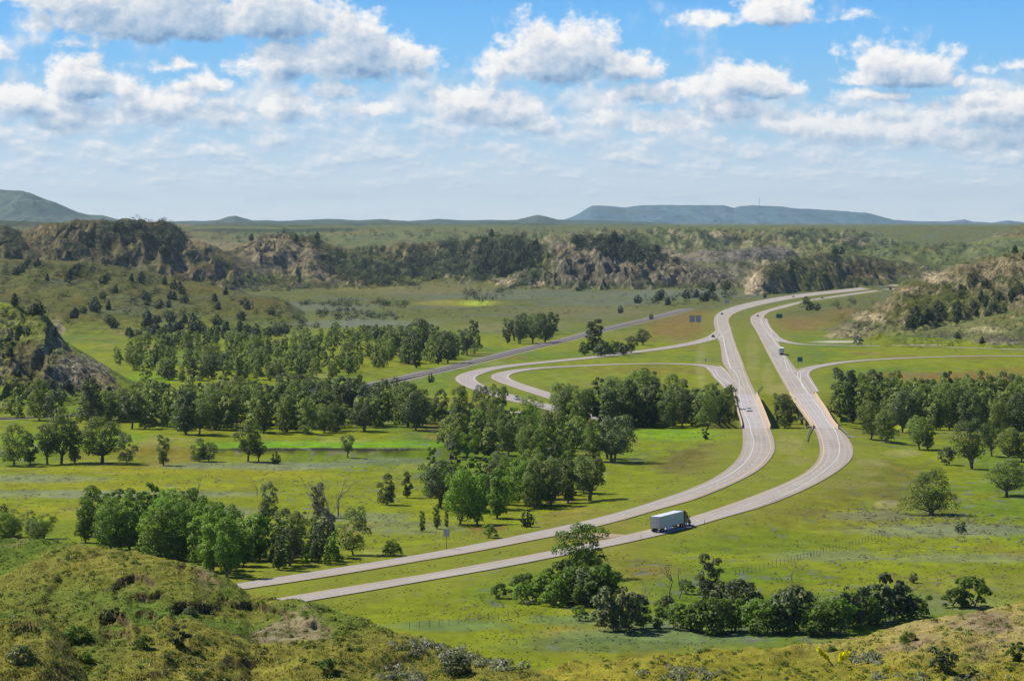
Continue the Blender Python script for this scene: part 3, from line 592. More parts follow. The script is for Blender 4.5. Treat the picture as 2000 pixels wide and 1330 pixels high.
# railway: ballast bed with two rails
M_ball = plain('railway_ballast', (.25, .22, .205), .95, 0, .3, .6); M_steel = plain('rail_steel', (.16, .13, .12), .5, .6, .1)
rz = lambda x, y: np.maximum(base_z(x, y), -.3)
bed = struct(ribbon('railway_track', T_L, T_R, .35, M_ball, drape=rz, ns=9))
for o_ in (.75, -.75):
    c = offs(T_C, o_); V = []; 
    zz = rz(c[:, 0], c[:, 1]) + .37
    l = offs(c, .09); r_ = offs(c, -.09); n = len(c)
    V = np.concatenate([np.c_[l, zz], np.c_[l, zz + .16], np.c_[r_, zz + .16], np.c_[r_, zz]]); i = np.arange(n - 1)
    Q = np.concatenate([np.stack([i + k * n, i + 1 + k * n, i + 1 + ((k + 1) % 4) * n, i + ((k + 1) % 4) * n], 1) for k in range(4)])
    link('rail', np_mesh('rail', V, Q, M_steel, None, False), bed)
# ------------------------------------------------------------------ plants
bpy.context.view_layer.update()
DG = bpy.context.evaluated_depsgraph_get()
def hit(px, py, deep=None):
    a, s = ray_as(px, py); d = Vector((float(a), 1.0, float(s))).normalized()
    ok, loc, nrm, idx, ob, _ = scene.ray_cast(DG, Vector((0, 0, CH)), d)
    return (loc, nrm, ob) if ok else (None, None, None)
def leaf_mat(name, col, var=.3, trans=.44, spec=.25, rough=.55, hue=.36):
    m, t, b = material(name)
    oi = t.new('ShaderNodeObjectInfo'); ge = t.new('ShaderNodeNewGeometry')
    pos = ge.outputs['Position']
    k = t.m('ADD', t.mr(oi.outputs['Random'], 0, 1, 1 - hue, 1 + hue), t.mr(ge.outputs['Random Per Island'], 0, 1, -var, var))
    k = t.m('ADD', k, t.mr(t.noise(pos, .35, 2, .5), .3, .7, -.18, .18))
    warm = t.mix(t.m('FRACT', t.m('MULTIPLY', oi.outputs['Random'], 7.31)), (1.0, 1.0, 1.0, 1), (1.14, 1.0, .85, 1))
    c = t.mix(1.0, t.mix(1.0, c4(col), k, 'MULTIPLY'), warm, 'MULTIPLY')
    t.put(b.inputs['Base Color'], c); b.inputs['Roughness'].default_value = rough; b.inputs['Specular IOR Level'].default_value = spec
    tr = t.new('ShaderNodeBsdfTranslucent'); t.put(tr.inputs['Color'], t.mix(1.0, c, (1.1, 1.25, .6, 1), 'MULTIPLY'))
    mx = t.new('ShaderNodeMixShader'); mx.inputs[0].default_value = trans
    t.l.new(b.outputs[0], mx.inputs[1]); t.l.new(tr.outputs[0], mx.inputs[2]); t.l.new(mx.outputs[0], m.node_tree.nodes['Material Output'].inputs[0])
    return m
L_COT = leaf_mat('cottonwood_leaf', (.175, .232, .060)); L_BRT = leaf_mat('young_leaf', (.160, .270, .026)); L_DRK = leaf_mat('ash_leaf', (.105, .140, .048), .35, .22)
L_JUN = leaf_mat('juniper_leaf', (.042, .060, .024), .45, .10, .15); L_SAGE = leaf_mat('sage_leaf', (.235, .245, .165), .25, .3); L_GRN = leaf_mat('bush_leaf', (.130, .215, .030)); L_SIL = leaf_mat('silver_leaf', (.26, .28, .22), .25, .15)
BARK = plain('grey_bark', (.17, .14, .11), .9, 0, .25, 6); DEADW = plain('dead_wood', (.26, .22, .18), .9, 0, .25, 6); JBARK = plain('juniper_bark', (.12, .08, .055), .9)
def quads_at(Pn, N, S, g, asp=1.0):
    """one randomly turned leaf clump face per point"""
    n = len(Pn); r = g.normal(size=(n, 3)); N = N / (np.linalg.norm(N, axis=1)[:, None] + 1e-9)
    t = np.cross(N, r); t /= np.linalg.norm(t, axis=1)[:, None] + 1e-9; b = np.cross(N, t)
    s = S[:, None] * .5; j = 1 + g.uniform(-.3, .3, (n, 4))
    V = np.stack([Pn - t * s * j[:, :1] * asp, Pn - b * s * j[:, 1:2], Pn + t * s * j[:, 2:3] * asp, Pn + b * s * j[:, 3:4]], 1).reshape(-1, 3)
    return V, np.arange(n * 4).reshape(n, 4)
def tube(V, Q, pts, rad, k=6):
    pts = [np.asarray(p, float) for p in pts]; base = len(V)
    for i, p in enumerate(pts):
        d = pts[min(i + 1, len(pts) - 1)] - pts[max(i - 1, 0)]; d /= np.linalg.norm(d) + 1e-9
        u = np.cross(d, (0.3, .9, .2)); u /= np.linalg.norm(u) + 1e-9; v = np.cross(d, u)
        for q in range(k):
            a = 2 * math.pi * q / k; V.append(p + (u * math.cos(a) + v * math.sin(a)) * rad[i])
    for i in range(len(pts) - 1):
        for q in range(k):
            Q.append((base + i * k + q, base + i * k + (q + 1) % k, base + (i + 1) * k + (q + 1) % k, base + (i + 1) * k + q))
def crown_lobes(g, Ht, W, nl, lo, top, kind):
    L = []
    for i in range(nl):
        h = lo + (top - lo) * (i + g.random()) / nl
        f = (h - lo) / (top - lo)
        if kind == 'round': pr = math.sin(math.pi * (.18 + .70 * f)) ** .7
        elif kind == 'tall': pr = .35 + .55 * math.sin(math.pi * (.12 + .72 * f))
        elif kind == 'vase': pr = .35 + .75 * math.sin(math.pi * (.05 + .62 * f))
        else: pr = math.sqrt(max(0, 1 - f * f * .9))
        an = i * 2.399 + g.random() * 1.2; rr = W * .5 * pr * (.35 + .5 * g.random())
        r = W * g.uniform(.085, .245) * (1 - .25 * f)
        L.append((np.array((math.cos(an) * rr, math.sin(an) * rr, h * Ht)), np.array((r, r, r * g.uniform(.7, 1.0)))))
    return L
def make_crown(seed, Ht=12., W=10., nl=14, n=5600, lo=.20, top=.94, kind='round', leaf=(.20, .46)):
    g = np.random.default_rng(seed); L = crown_lobes(g, Ht, W, nl, lo, top, kind)
    V = []; Q = []; NR = []; base = 0
    wts = np.array([l[1][0] ** 2 for l in L]); wts /= wts.sum()
    for (c, r), w_ in zip(L, wts):
        m = max(12, int(n * w_)); d = g.normal(size=(m, 3)); d /= np.linalg.norm(d, axis=1)[:, None]; d[:, 2] = np.where(d[:, 2] < -.45, -d[:, 2], d[:, 2])
        rad = g.uniform(.5, 1.12, m) ** .6 * np.where(g.random(m) < .10, g.uniform(1.0, 1.3, m), 1.0)
        Pn = c + d * r * rad[:, None]; S = g.uniform(leaf[0], leaf[1], m)
        v, q = quads_at(Pn, d * .8 + g.normal(size=(m, 3)) * .42 + np.array((0, 0, .35)), S, g)
        out_ = (c + d * r) - np.array((0, 0, Ht * .45)); out_ /= np.linalg.norm(out_, axis=1)[:, None]
        NR.append(np.repeat(d * .75 + out_ * .45 + np.array((0, 0, .30)) + g.normal(size=d.shape) * .48, 4, 0))
        V.append(v); Q.append(q + base); base += len(v)
    return np.vstack(V), np.vstack(Q), L, np.vstack(NR)
def make_trunk(seed, L, Ht, lo, r0=.34, stems=1):
    g = np.random.default_rng(seed + 900); V = []; Q = []
    for s in range(stems):
        o = np.array((g.uniform(-.4, .4), g.uniform(-.4, .4), -.6)) * (stems > 1) + np.array((0, 0, -.5 if stems == 1 else 0))
        fk = np.array((o[0] + g.uniform(-.6, .6), o[1] + g.uniform(-.6, .6), Ht * lo * g.uniform(.55, .85)))
        tube(V, Q, [o, o * .5 + fk * .5 + g.normal(size=3) * .12, fk], [r0 * 1.25, r0, r0 * .85], 7)
        for c, r in L[s::stems][:7]:
            mid = fk * .5 + c * .5 + g.normal(size=3) * .35 + np.array((0, 0, -.3))
            tube(V, Q, [fk, mid, c], [r0 * .55, r0 * .36, r0 * .12], 5)
            for _ in range(2):
                e = c + g.normal(size=3) * r * .8; tube(V, Q, [mid * .4 + c * .6, e], [r0 * .16, r0 * .05], 4)
    return np.array(V), np.array(Q)
class Kind:
    """a family of plants: several shared crown and trunk meshes"""
    def __init__(s, name, mats, specs, trunk=True, bark=None):
        s.name = name; s.var = []; s.mats = mats
        for i, sp in enumerate(specs):
            sp = dict(sp); stems = sp.pop('stems', 1); r0 = sp.pop('r0', .34); Ht = sp.get('Ht', 12.); lo = sp.get('lo', .28)
            v, q, L, nr = make_crown(hash_(name) + i * 13, **sp)
            cr = []
            for m in mats: cr.append(np_mesh(name + '_crown', v, q, m, None, True, nr))
            tk = None
            if trunk:
                tv, tq = make_trunk(i, L, Ht, lo, r0, stems); tk = np_mesh(name + '_trunk', tv, tq, bark or BARK)
            s.var.append((cr, tk, Ht))
def hash_(s): return sum(ord(c) * (i + 3) for i, c in enumerate(s)) % 5000
COT = Kind('cottonwood_tree', [L_COT, L_BRT, L_DRK], [
  dict(W=10.5, nl=24, kind='round', lo=.16), dict(W=8.2, nl=22, kind='tall', top=.97, lo=.12), dict(W=11.5, nl=26, kind='vase', lo=.26, stems=2), dict(W=7.2, nl=22, kind='tall', lo=.10, top=.97),
  dict(W=11., nl=25, kind='round', lo=.14), dict(W=9.6, nl=20, kind='vase', lo=.30, stems=2), dict(W=9., nl=24, kind='dome', lo=.10, top=.95), dict(W=12., nl=30, kind='round', lo=.22, n=6600, stems=3),
  dict(W=6.4, nl=20, kind='tall', lo=.08, top=.98), dict(W=9.8, nl=26, kind='dome', lo=.08, top=.93, stems=2)])
LONE = Kind('lone_cottonwood', [L_COT], [dict(W=13.5, nl=26, n=7500, kind='dome', lo=.12, top=.92, leaf=(.2, .42), stems=2, r0=.42)])
BUSH = Kind('leafy_bush', [L_GRN, L_DRK, L_BRT], [
  dict(Ht=6., W=6.5, nl=13, n=1500, kind='dome', lo=.14, top=.84, leaf=(.26, .5), r0=.12, stems=3), dict(Ht=6., W=5., nl=11, n=1300, kind='round', lo=.14, top=.9, leaf=(.26, .5), r0=.12, stems=3),
  dict(Ht=6., W=4., nl=12, n=1300, kind='tall', lo=.10, top=.95, leaf=(.26, .5), r0=.12, stems=2), dict(Ht=6., W=7.5, nl=15, n=1700, kind='dome', lo=.12, top=.78, leaf=(.28, .5), r0=.12, stems=4)])
def make_juniper(seed, n=260, Ht=6., W=5.2, cone=0.0):
    g = np.random.default_rng(seed); f = g.random(n); an = g.random(n) * 6.283
    pr = np.sin(3.1416 * np.clip(.14 + .84 * f, 0, 1)) ** .75 * (1 - cone) + cone * (1 - f) ** .8 * .95
    pr = pr * (1 + .24 * np.sin(an * 3 + seed) * np.sin(f * 5 + seed) + .18 * np.sin(f * 17 + seed * 2 + an))
    r = W * .5 * pr * g.uniform(.7, 1.1, n) + .05
    Pn = np.stack([np.cos(an) * r + .4 * np.sin(f * 3 + seed), np.sin(an) * r, f * Ht * .98 + .05], 1)
    N = np.stack([np.cos(an), np.sin(an), (f - .25) * 1.6], 1) + g.normal(size=(n, 3)) * .35
    return quads_at(Pn, N, g.uniform(.5, 1.1, n) * (1.12 - .45 * f), g)
JUN = [np_mesh('juniper', *make_juniper(40 + i, 340, 6., w_, .0 if i in (0, 2, 3) else .45), L_JUN, None, False) for i, w_ in enumerate((5.4, 4.4, 6.4, 5.8, 4.0))]
JT = []
for w_ in range(3):
    V_ = []; Q_ = []; tube(V_, Q_, [(0, 0, -.4), (.1, .05, 1.2), (0, .1, 3.6)], [.22, .17, .05], 6); JT.append(np_mesh('juniper_trunk', np.array(V_), np.array(Q_), JBARK))
JLOW = [make_juniper(70 + i, 76, 6., 6.2) for i in range(6)]

N_TREES = {}
def put_tree(kind, name, loc, h, label, group, var=None, mat=0, cat='tree', wid=1.0):
    crs, tk, Ht = kind.var[random.randrange(len(kind.var)) if var is None else var]
    s = h / Ht; e = empty(name, (loc[0], loc[1], loc[2] - .15), random.uniform(0, 6.283)); e.scale = (s * wid, s * wid, s)
    tag(e, label, cat, group)
    link('foliage' if 'bush' in name else 'crown', crs[mat], e)
    if tk: link('stem' if 'bush' in name else 'trunk', tk, e)
    N_TREES[name] = N_TREES.get(name, 0) + 1
    return e
def base_hit(px, py):
    """where a plant whose foot shows at this photo point stands (on the valley, below the road decks)"""
    x, y = P0(px, py)
    for _ in range(6):
        z = float(base_z(np.array([x]), np.array([y]))[0]); x, y = P0(px, py, z)
    return Vector((float(x), float(y), z))
def inpoly(px, py, poly):
    c = False; j = len(poly) - 1
    for i in range(len(poly)):
        xi, yi = poly[i]; xj, yj = poly[j]
        if (yi > py) != (yj > py) and px < (xj - xi) * (py - yi) / (yj - yi) + xi: c = not c
        j = i
    return c
def fill(poly, n, dx, dy, seed):
    """n scattered photo points in a polygon, kept apart by an ellipse"""
    g = random.Random(seed); xs = [p[0] for p in poly]; ys = [p[1] for p in poly]; out = []
    for _ in range(n * 60):
        if len(out) >= n: break
        x = g.uniform(min(xs), max(xs)); y = g.uniform(min(ys), max(ys))
        if inpoly(x, y, poly) and all(((x - a) / dx) ** 2 + ((y - b) / dy) ** 2 > 1 for a, b in out): out.append((x, y))
    return out
ROADZ = lambda x, y: min(float(bil(DF_HW, np.array([x]), np.array([y]))[0]), float(bil(DF_RP, np.array([x]), np.array([y]))[0]))
def grove(poly, n, h, label, group, seed, dx=14, dy=6, mats=(0,), cat='tree', name='cottonwood_tree', kind=None, road=9.5):
    k = kind or COT; g = random.Random(seed + 5)
    for (px, py) in fill(poly, n, dx, dy, seed):
        p = base_hit(px, py)
        if ROADZ(p.x, p.y) < road or float(bil(DF_RR, np.array([p.x]), np.array([p.y]))[0]) < 7: continue
        put_tree(k, name, p, g.uniform(*h) * g.choice((.78, .9, 1, 1, 1.05)), label, group, None, g.choice(mats), cat, g.uniform(.72, 1.05))
ORD = ['first', 'second', 'third', 'fourth', 'fifth', 'sixth', 'seventh', 'eighth', 'ninth', 'tenth', 'eleventh', 'twelfth', 'thirteenth', 'fourteenth', 'fifteenth', 'sixteenth']
def row(items, fmt, group, cat='tree', name='cottonwood_tree', kind=None):
    """items: (px, py, height px, kind variant, material, width) -> told apart by their order from the left"""
    for i, it in enumerate(sorted(items)):
        px, py, hp, var, mat = it[:5]; p = base_hit(px, py)
        put_tree(kind or COT, name, p, hp * p.y / F, fmt.format(ORD[i]), group, var, mat, cat, it[5] if len(it) > 5 else 1.0)
# --- left of the road: the open row before the meadow strip
row([(26,910,84,0,0),(60,906,60,3,0),(94,908,84,5,0,.8),(122,906,112,2,0,.8),(146,905,70,1,0,.8),(198,904,92,7,0),(246,907,60,0,2,.8),(319,909,60,1,0,.85),(389,901,46,6,0,1.1),(408,901,38,0,0,1.1),(486,901,80,2,0,.8),(504,901,42,5,0),(679,894,48,5,0,.8)],
    'open-crowned cottonwood, {} from the left in the row before the bright meadow strip', 'cottonwoods in the row before the meadow strip')
grove([(0,826),(150,832),(290,850),(520,852),(870,838),(880,822),(700,812),(560,806),(430,796),(330,790),(280,806),(100,818),(0,818)], 58, (12, 17), 'cottonwood in the dense belt behind the bright meadow strip', 'cottonwoods in the belt behind the meadow strip', 3, 20, 7, (0, 0, 2), road=3)
grove([(235,700),(330,672),(470,672),(560,690),(640,700),(760,690),(800,700),(740,725),(640,742),(520,752),(400,752),(290,748),(238,728)], 50, (9.5, 14), 'cottonwood in the wide wood beyond the railway bridge', 'cottonwoods in the wood beyond the railway', 4, 17, 8, (0, 0, 2))
grove([(560,668),(640,655),(760,652),(800,668),(760,682),(600,684)], 14, (8, 11), 'cottonwood at the far edge of the wide wood', 'cottonwoods at the far edge of the wood', 41, 16, 6, (0, 2))
grove([(760,706),(800,668),(850,676),(905,680),(946,688),(940,700),(860,712),(800,724)], 16, (14, 20), 'tall cottonwood at the right end of the wide wood, beside the railway', 'tall cottonwoods beside the railway', 5, 18, 8, (0, 2))
grove([(980,664),(1020,652),(1110,652),(1108,664),(1040,672),(1000,676)], 12, (13, 18), 'cottonwood in the compact clump beyond the railway', 'cottonwoods in the clump beyond the railway', 6, 16, 6, (2, 0))
row([(1160,690,66,3,2,1.2),(1232,690,34,4,2),(1255,674,32,7,2)], 'dark tree, {} from the left of the three between railway and upper ramp', 'trees between railway and upper ramp')
for i, (px, py, hp) in enumerate([(1140,694,30),(1178,696,34),(1200,692,30),(1216,694,28)]):
    p = base_hit(px, py); put_tree(BUSH, 'leafy_bush', p, hp * p.y / F, 'rounded bush in the low thicket under the dark trees by the railway', 'bushes between railway and upper ramp', None, i % 2, 'bush')
row([(900,810,58,4,0,.8),(944,812,60,0,2,.9),(972,816,68,5,0,.9),(1038,822,50,2,0,1.0),(1000,830,34,6,2)], 'cottonwood, {} from the left beside the small road bridge', 'cottonwoods by the small road bridge')
for px, py, hp in [(712,776,34),(735,778,36),(757,776,36),(780,774,34),(803,772,26),(695,772,24)]:
    p = base_hit(px, py); put_tree(BUSH, 'leafy_bush', p, hp * p.y / F, 'dark bush in the round clump beside the railway bridge', 'dark bushes beside the railway bridge', None, 1, 'bush')
for px, py, hp in [(560,768,40),(585,770,42),(615,772,36),(640,766,30)]:
    p = base_hit(px, py); put_tree(COT, 'cottonwood_tree', p, hp * p.y / F, 'low cottonwood hiding the left end of the railway bridge', 'low cottonwoods at the railway bridge', None, 2, 'tree', 1.2)
grove([(1080,812),(1120,800),(1240,802),(1330,806),(1400,808),(1436,816),(1440,836),(1380,838),(1280,838),(1180,836),(1100,832)], 34, (13, 18), 'cottonwood in the thick belt that meets the left bridge', 'cottonwoods in the belt left of the bridges', 7, 20, 8, (0, 0, 2))
grove([(1522,800),(1538,806),(1560,836),(1556,840),(1518,838),(1514,812)], 6, (8, 10.5), 'cottonwood wedged between the two bridges', 'cottonwoods between the two bridges', 8, 15, 9, (0, 2), road=4)
# central stands
grove([(868,878),(900,850),(980,846),(1070,862),(1160,880),(1190,890),(1180,905),(1080,905),(960,900),(880,896)], 24, (11, 15), 'cottonwood in the rear stand of the central grove', 'rear cottonwoods of the central grove', 9, 24, 12, (0, 0, 1))
row([(1199,902,92,7,2,.95)], '{} big spreading dark cottonwood at the right corner of the central grove'.replace('{} ', ''), None)
grove([(815,960),(870,950),(1000,945),(1160,948),(1140,970),(1060,985),(960,1000),(870,1005),(830,990)], 28, (9, 13.5), 'cottonwood in the front stand of the central grove', 'front cottonwoods of the central grove', 10, 19, 10, (1, 0, 1, 2))
row([(902,1025,112,4,1,.8),(930,1024,98,1,1,.8),(970,1012,100,3,1,.85),(1042,992,96,6,0,.9),(1073,988,92,1,0,.9),(1108,982,84,3,0,.9),(1150,978,92,5,0,1.1)],
    'leafy cottonwood, {} from the left along the open front edge of the central grove', 'cottonwoods at the front edge of the central grove')
row([(756,986,62,6,2,.9),(796,972,52,3,2,.8)], '{} from the left of two dark trees standing left of the central grove', 'dark trees left of the central grove')
row([(825,1038,42,3,1,.6),(853,1033,48,1,0,.6),(872,1030,36,3,0,.5)], 'slim young cottonwood, {} from the left before the central grove', 'young cottonwoods before the central grove')
# lower left
grove([(120,1050),(180,1040),(330,1046),(440,1058),(500,1076),(515,1100),(470,1120),(420,1122),(330,1098),(200,1072)], 26, (10, 14), 'bright green cottonwood in the thicket behind the near knoll', 'bright cottonwoods behind the near knoll', 12, 26, 12, (1, 1, 1))
row([(445,1126,128,1,1,.75),(410,1118,118,3,1,.75)], 'tall trunked cottonwood, {} from the left rising from the thicket behind the knoll', 'tall cottonwoods in the thicket behind the knoll')
row([(690,1084,98,0,0,.75),(525,1022,80,6,2,.8),(622,1012,68,1,2,.8),(300,1010,50,5,0,1.0),(345,1008,44,0,0,1.1)], 'round-headed tree, {} from the left of those standing clear above the thicket', 'trees standing clear above the thicket')
grove([(530,1080),(600,1076),(660,1090),(700,1096),(640,1112),(540,1118),(520,1104)], 12, (8, 11.5), 'mixed dark tree at the right end of the thicket by the highway', 'dark trees at the right end of the thicket', 13, 24, 10, (0, 2, 0), road=11)
grove([(0,1054),(60,1040),(95,1048),(90,1066),(0,1074)], 6, (6, 8.5), 'low green tree at the frame edge behind the knoll crest', 'low green trees behind the knoll crest', 14, 18, 8, (1, 0))
# right of the road
grove([(1600,800),(1660,794),(1760,798),(1900,800),(2010,800),(2010,858),(1930,852),(1840,848),(1740,846),(1680,838),(1640,826)], 54, (13, 18), 'cottonwood in the broad wood right of the bridges', 'cottonwoods in the wood right of the bridges', 15, 23, 9, (0, 0, 2), road=11)
row([(1702,858,76,0,0,.9),(1730,864,66,4,0,.9),(1794,878,66,2,0,.9),(1812,878,60,1,0,.9),(1897,915,96,2,0,.85),(1936,891,60,5,0,.9),(1972,901,66,7,0,.9),(1994,902,60,0,0,.9),(1968,969,74,7,0,1.15)],
    'open-trunked cottonwood, {} from the left along the front edge of the right wood', 'cottonwoods at the front edge of the right wood')
p = base_hit(1816, 1005); put_tree(LONE, 'cottonwood_tree', p, 92 * p.y / F, 'big lone rounded cottonwood standing by itself in the right meadow', None, 0, 0)
for px, py, hp, lb, mt, cat in [(1850,908,40,'dense dark bush under the front cottonwoods of the right wood',1,'bush'),(1876,1042,28,'dark leaning bush on the sage flat beside the lone cottonwood',1,'bush'),(956,1050,32,'small bright bush beside the highway before the central grove',2,'bush'),(766,1085,36,'narrow bush beside the highway, left of the tall sign',0,'bush'),
   (1132,1212,34,'small round bush standing in front of the bottom thicket',0,'bush'),(1785,1138,24,'small dark bush alone on the right meadow above the thicket',1,'bush'),(975,1168,34,'bush at the left tip of the bottom thicket',0,'bush'),(1378,858,24,'dark bush on the grass left of the bridges',1,'bush')]:
    p = base_hit(px, py); put_tree(BUSH, 'leafy_bush', p, hp * p.y / F, lb, None, None, mt, cat)
# bottom thicket
row([(1140,1128,110,4,1,1.15)], 'tallest bright cottonwood rising from the left part of the bottom thicket', None)
row([(1385,1178,98,1,2,1.0)], 'tallest dark tree in the middle of the bottom thicket', None)
TH = [(1015,1160,46,0,0),(1040,1172,60,0,1),(1070,1176,66,2,0),(1098,1166,84,0,0),(1125,1176,80,0,3),(1150,1178,78,1,3),(1175,1180,90,0,0),(1190,1176,60,2,1),(1206,1234,104,1,1),(1230,1228,80,1,0),(1180,1222,70,1,1),(1286,1226,52,0,2),(1300,1200,44,1,0),(1345,1230,60,2,1),(1370,1234,72,0,0),(1400,1236,80,0,3),(1432,1232,72,2,1),(1450,1196,74,1,0),(1420,1186,60,1,3),(1478,1236,76,2,0),(1505,1238,78,0,3),(1535,1236,96,1,1),(1560,1232,100,1,0),(1585,1238,70,0,1),(1612,1240,76,0,3),(1640,1234,76,2,0),(1660,1226,92,1,1),(1685,1222,74,0,3),(1712,1218,86,1,2),(1735,1212,104,1,1),(1758,1208,74,0,0),(1780,1210,50,1,1),(1800,1204,50,0,1),(1340,1160,34,0,0),(1608,1242,36,1,2),(1880,1184,60,0,2),(1900,1186,70,0,0),(1862,1186,44,0,0),(1258,1226,50,0,1),(1322,1228,58,0,0),(1382,1234,60,2,3),(1545,1238,56,0,2),(1598,1238,60,2,0),(1700,1220,60,0,1),(1020,1178,44,2,0),(1085,1182,60,2,3),(1140,1184,62,0,1),(1162,1182,66,2,0)]
for px, py, hp, mt, vr in TH:
    p = base_hit(px, py)
    lb = 'dark-leaved bush in the bottom thicket before the highway' if mt == 1 else 'bright green bush in the bottom thicket before the highway' if mt == 0 else 'yellow-green bush in the bottom thicket before the highway'
    if px > 1850: lb = 'bush in the small group right of the bottom thicket'
    put_tree(BUSH, 'leafy_bush', p, hp * p.y / F, lb, 'bushes right of the bottom thicket' if px > 1850 else ('dark', 'bright', 'yellow-green')[(1, 0, 2).index(mt)] + ' bushes of the bottom thicket', vr, mt, 'bush')
# bare and dead trees
def dead_mesh(seed, Ht=8.):
    g = np.random.default_rng(seed); V = []; Q = []
    def br(p, d, L, r, lv):
        q = p + d * L; m = (p + q) / 2 + g.normal(size=3) * L * .08
        tube(V, Q, [p, m, q], [r, r * .75, r * .5], 5)
        if lv == 0: return
        for k in range(3 if lv > 1 else 2):
            nd = d + g.normal(size=3) * .55 + np.array((0, 0, .15)); nd /= np.linalg.norm(nd)
            br(q if k < 2 else m, nd, L * g.uniform(.5, .75), r * .5, lv - 1)
    br(np.array((0., 0, -.3)), np.array((.05, 0, 1.)), Ht * .38, .2, 4)
    V = np.array(V); V[:, 2] *= Ht / V[:, 2].max()
    return np_mesh('dead_tree', V, np.array(Q), DEADW)
DEAD = [dead_mesh(i) for i in (3, 8, 21)]
for px, py, hp, k, lb in [(386,990,66,0,'bare dead tree sticking out above the thicket at left'),(648,1090,172,1,'tall half-dead tree with bare forked top above the thicket'),(660,1008,90,2,'leaning bare trunk beside the half-dead tree'),(502,968,36,2,'short bare snag among the round trees'),(1312,1170,84,1,'pale bare snag standing in the bottom thicket'),(1325,1168,66,0,'thin bare snag beside the pale one in the thicket'),(1546,1140,50,2,'bare branched treetop above the right of the thicket'),(880,888,46,0,'broken grey snag at the left of the central grove'),(1252,1208,80,1,'twisted bare stem left of the pale snag'),(412,905,52,2,'bare snag with crossbar branch in the open row')]:
    p = base_hit(px, py); o = link('dead_tree', DEAD[k], None, (p.x, p.y, p.z), (0, 0, random.uniform(0, 6))); s = hp * p.y / F / 8.0; o.scale = (s, s, s); tag(o, lb, 'dead tree')

# the rest of the woods, behind and between the trees above
LOWC = [make_crown(300 + i, 12., (8.5, 9.5, 7.5, 10., 8.)[i], 15, 900, .08, .96, ('tall', 'dome', 'tall', 'round', 'dome')[i], (.5, 1.0)) for i in range(5)]
def mass(name, regs, mat, label, seed):
    V = []; Q = []; NR = []; b = 0; g = random.Random(seed)
    for poly, n, hr, dx, dy in regs:
        for px, py in fill(poly, n, dx, dy, seed + n):
            p = base_hit(px, py)
            if ROADZ(p.x, p.y) < 11 or float(bil(DF_RR, np.array([p.x]), np.array([p.y]))[0]) < 8: continue
            v, q, L, nr = LOWC[g.randrange(5)]; s_ = g.uniform(*hr) / 12; a = g.uniform(0, 6.28); ca, sa = math.cos(a), math.sin(a); w_ = s_ * g.uniform(.8, 1.1)
            V.append(np.stack([(v[:, 0] * ca - v[:, 1] * sa) * w_ + p.x, (v[:, 0] * sa + v[:, 1] * ca) * w_ + p.y, v[:, 2] * s_ + p.z - .2], 1))
            NR.append(np.stack([nr[:, 0] * ca - nr[:, 1] * sa, nr[:, 0] * sa + nr[:, 1] * ca, nr[:, 2]], 1)); Q.append(q + b); b += len(v)
    tag(link(name, np_mesh(name, np.vstack(V), np.vstack(Q), mat, None, True, np.vstack(NR))), label, 'woodland', None, 'stuff')
mass('woods', [([(0,822),(150,826),(290,842),(520,846),(870,832),(880,818),(700,806),(560,800),(430,792),(330,786),(280,800),(100,814),(0,814)], 110, (8, 14), 9, 4),
  ([(225,696),(330,668),(470,668),(560,682),(640,690),(760,684),(800,696),(740,722),(640,738),(520,748),(400,748),(290,744),(232,724)], 130, (7, 11.5), 9, 4),
  ([(760,700),(800,668),(850,676),(905,682),(946,690),(940,698),(860,708),(800,720)], 30, (9, 15), 9, 4), ([(560,668),(640,655),(760,652),(800,668),(760,682),(600,684)], 30, (6, 10), 9, 4),
  ([(1080,810),(1120,800),(1240,802),(1330,806),(1400,808),(1436,816),(1436,832),(1380,834),(1280,834),(1180,832),(1100,828)], 60, (9, 14), 12, 5),
  ([(1610,798),(1660,792),(1760,794),(1900,794),(2010,794),(2010,850),(1930,846),(1840,842),(1740,840),(1690,832),(1640,822)], 90, (10, 15), 13, 5),
  ([(868,874),(900,850),(980,846),(1070,862),(1160,880),(1180,895),(1080,900),(960,896),(880,890)], 26, (7, 12), 16, 7), ([(1520,800),(1538,806),(1556,830),(1516,834),(1514,812)], 6, (6, 9), 12, 6)],
  L_COT, 'grey-green woodland filling the belts between the separate cottonwoods', 1500)
mass('thicket_woods', [([(150,1046),(330,1048),(440,1060),(500,1078),(510,1100),(460,1116),(330,1096),(200,1070)], 34, (6, 11), 18, 8), ([(820,965),(870,955),(1000,950),(1150,952),(1130,970),(1060,982),(960,996),(870,1000)], 26, (6, 11), 18, 8), ([(530,1085),(600,1080),(700,1096),(640,1112),(540,1116)], 12, (4, 7), 18, 8)],
  L_BRT, 'bright green growth filling the lower thickets between the separate trees', 1600)
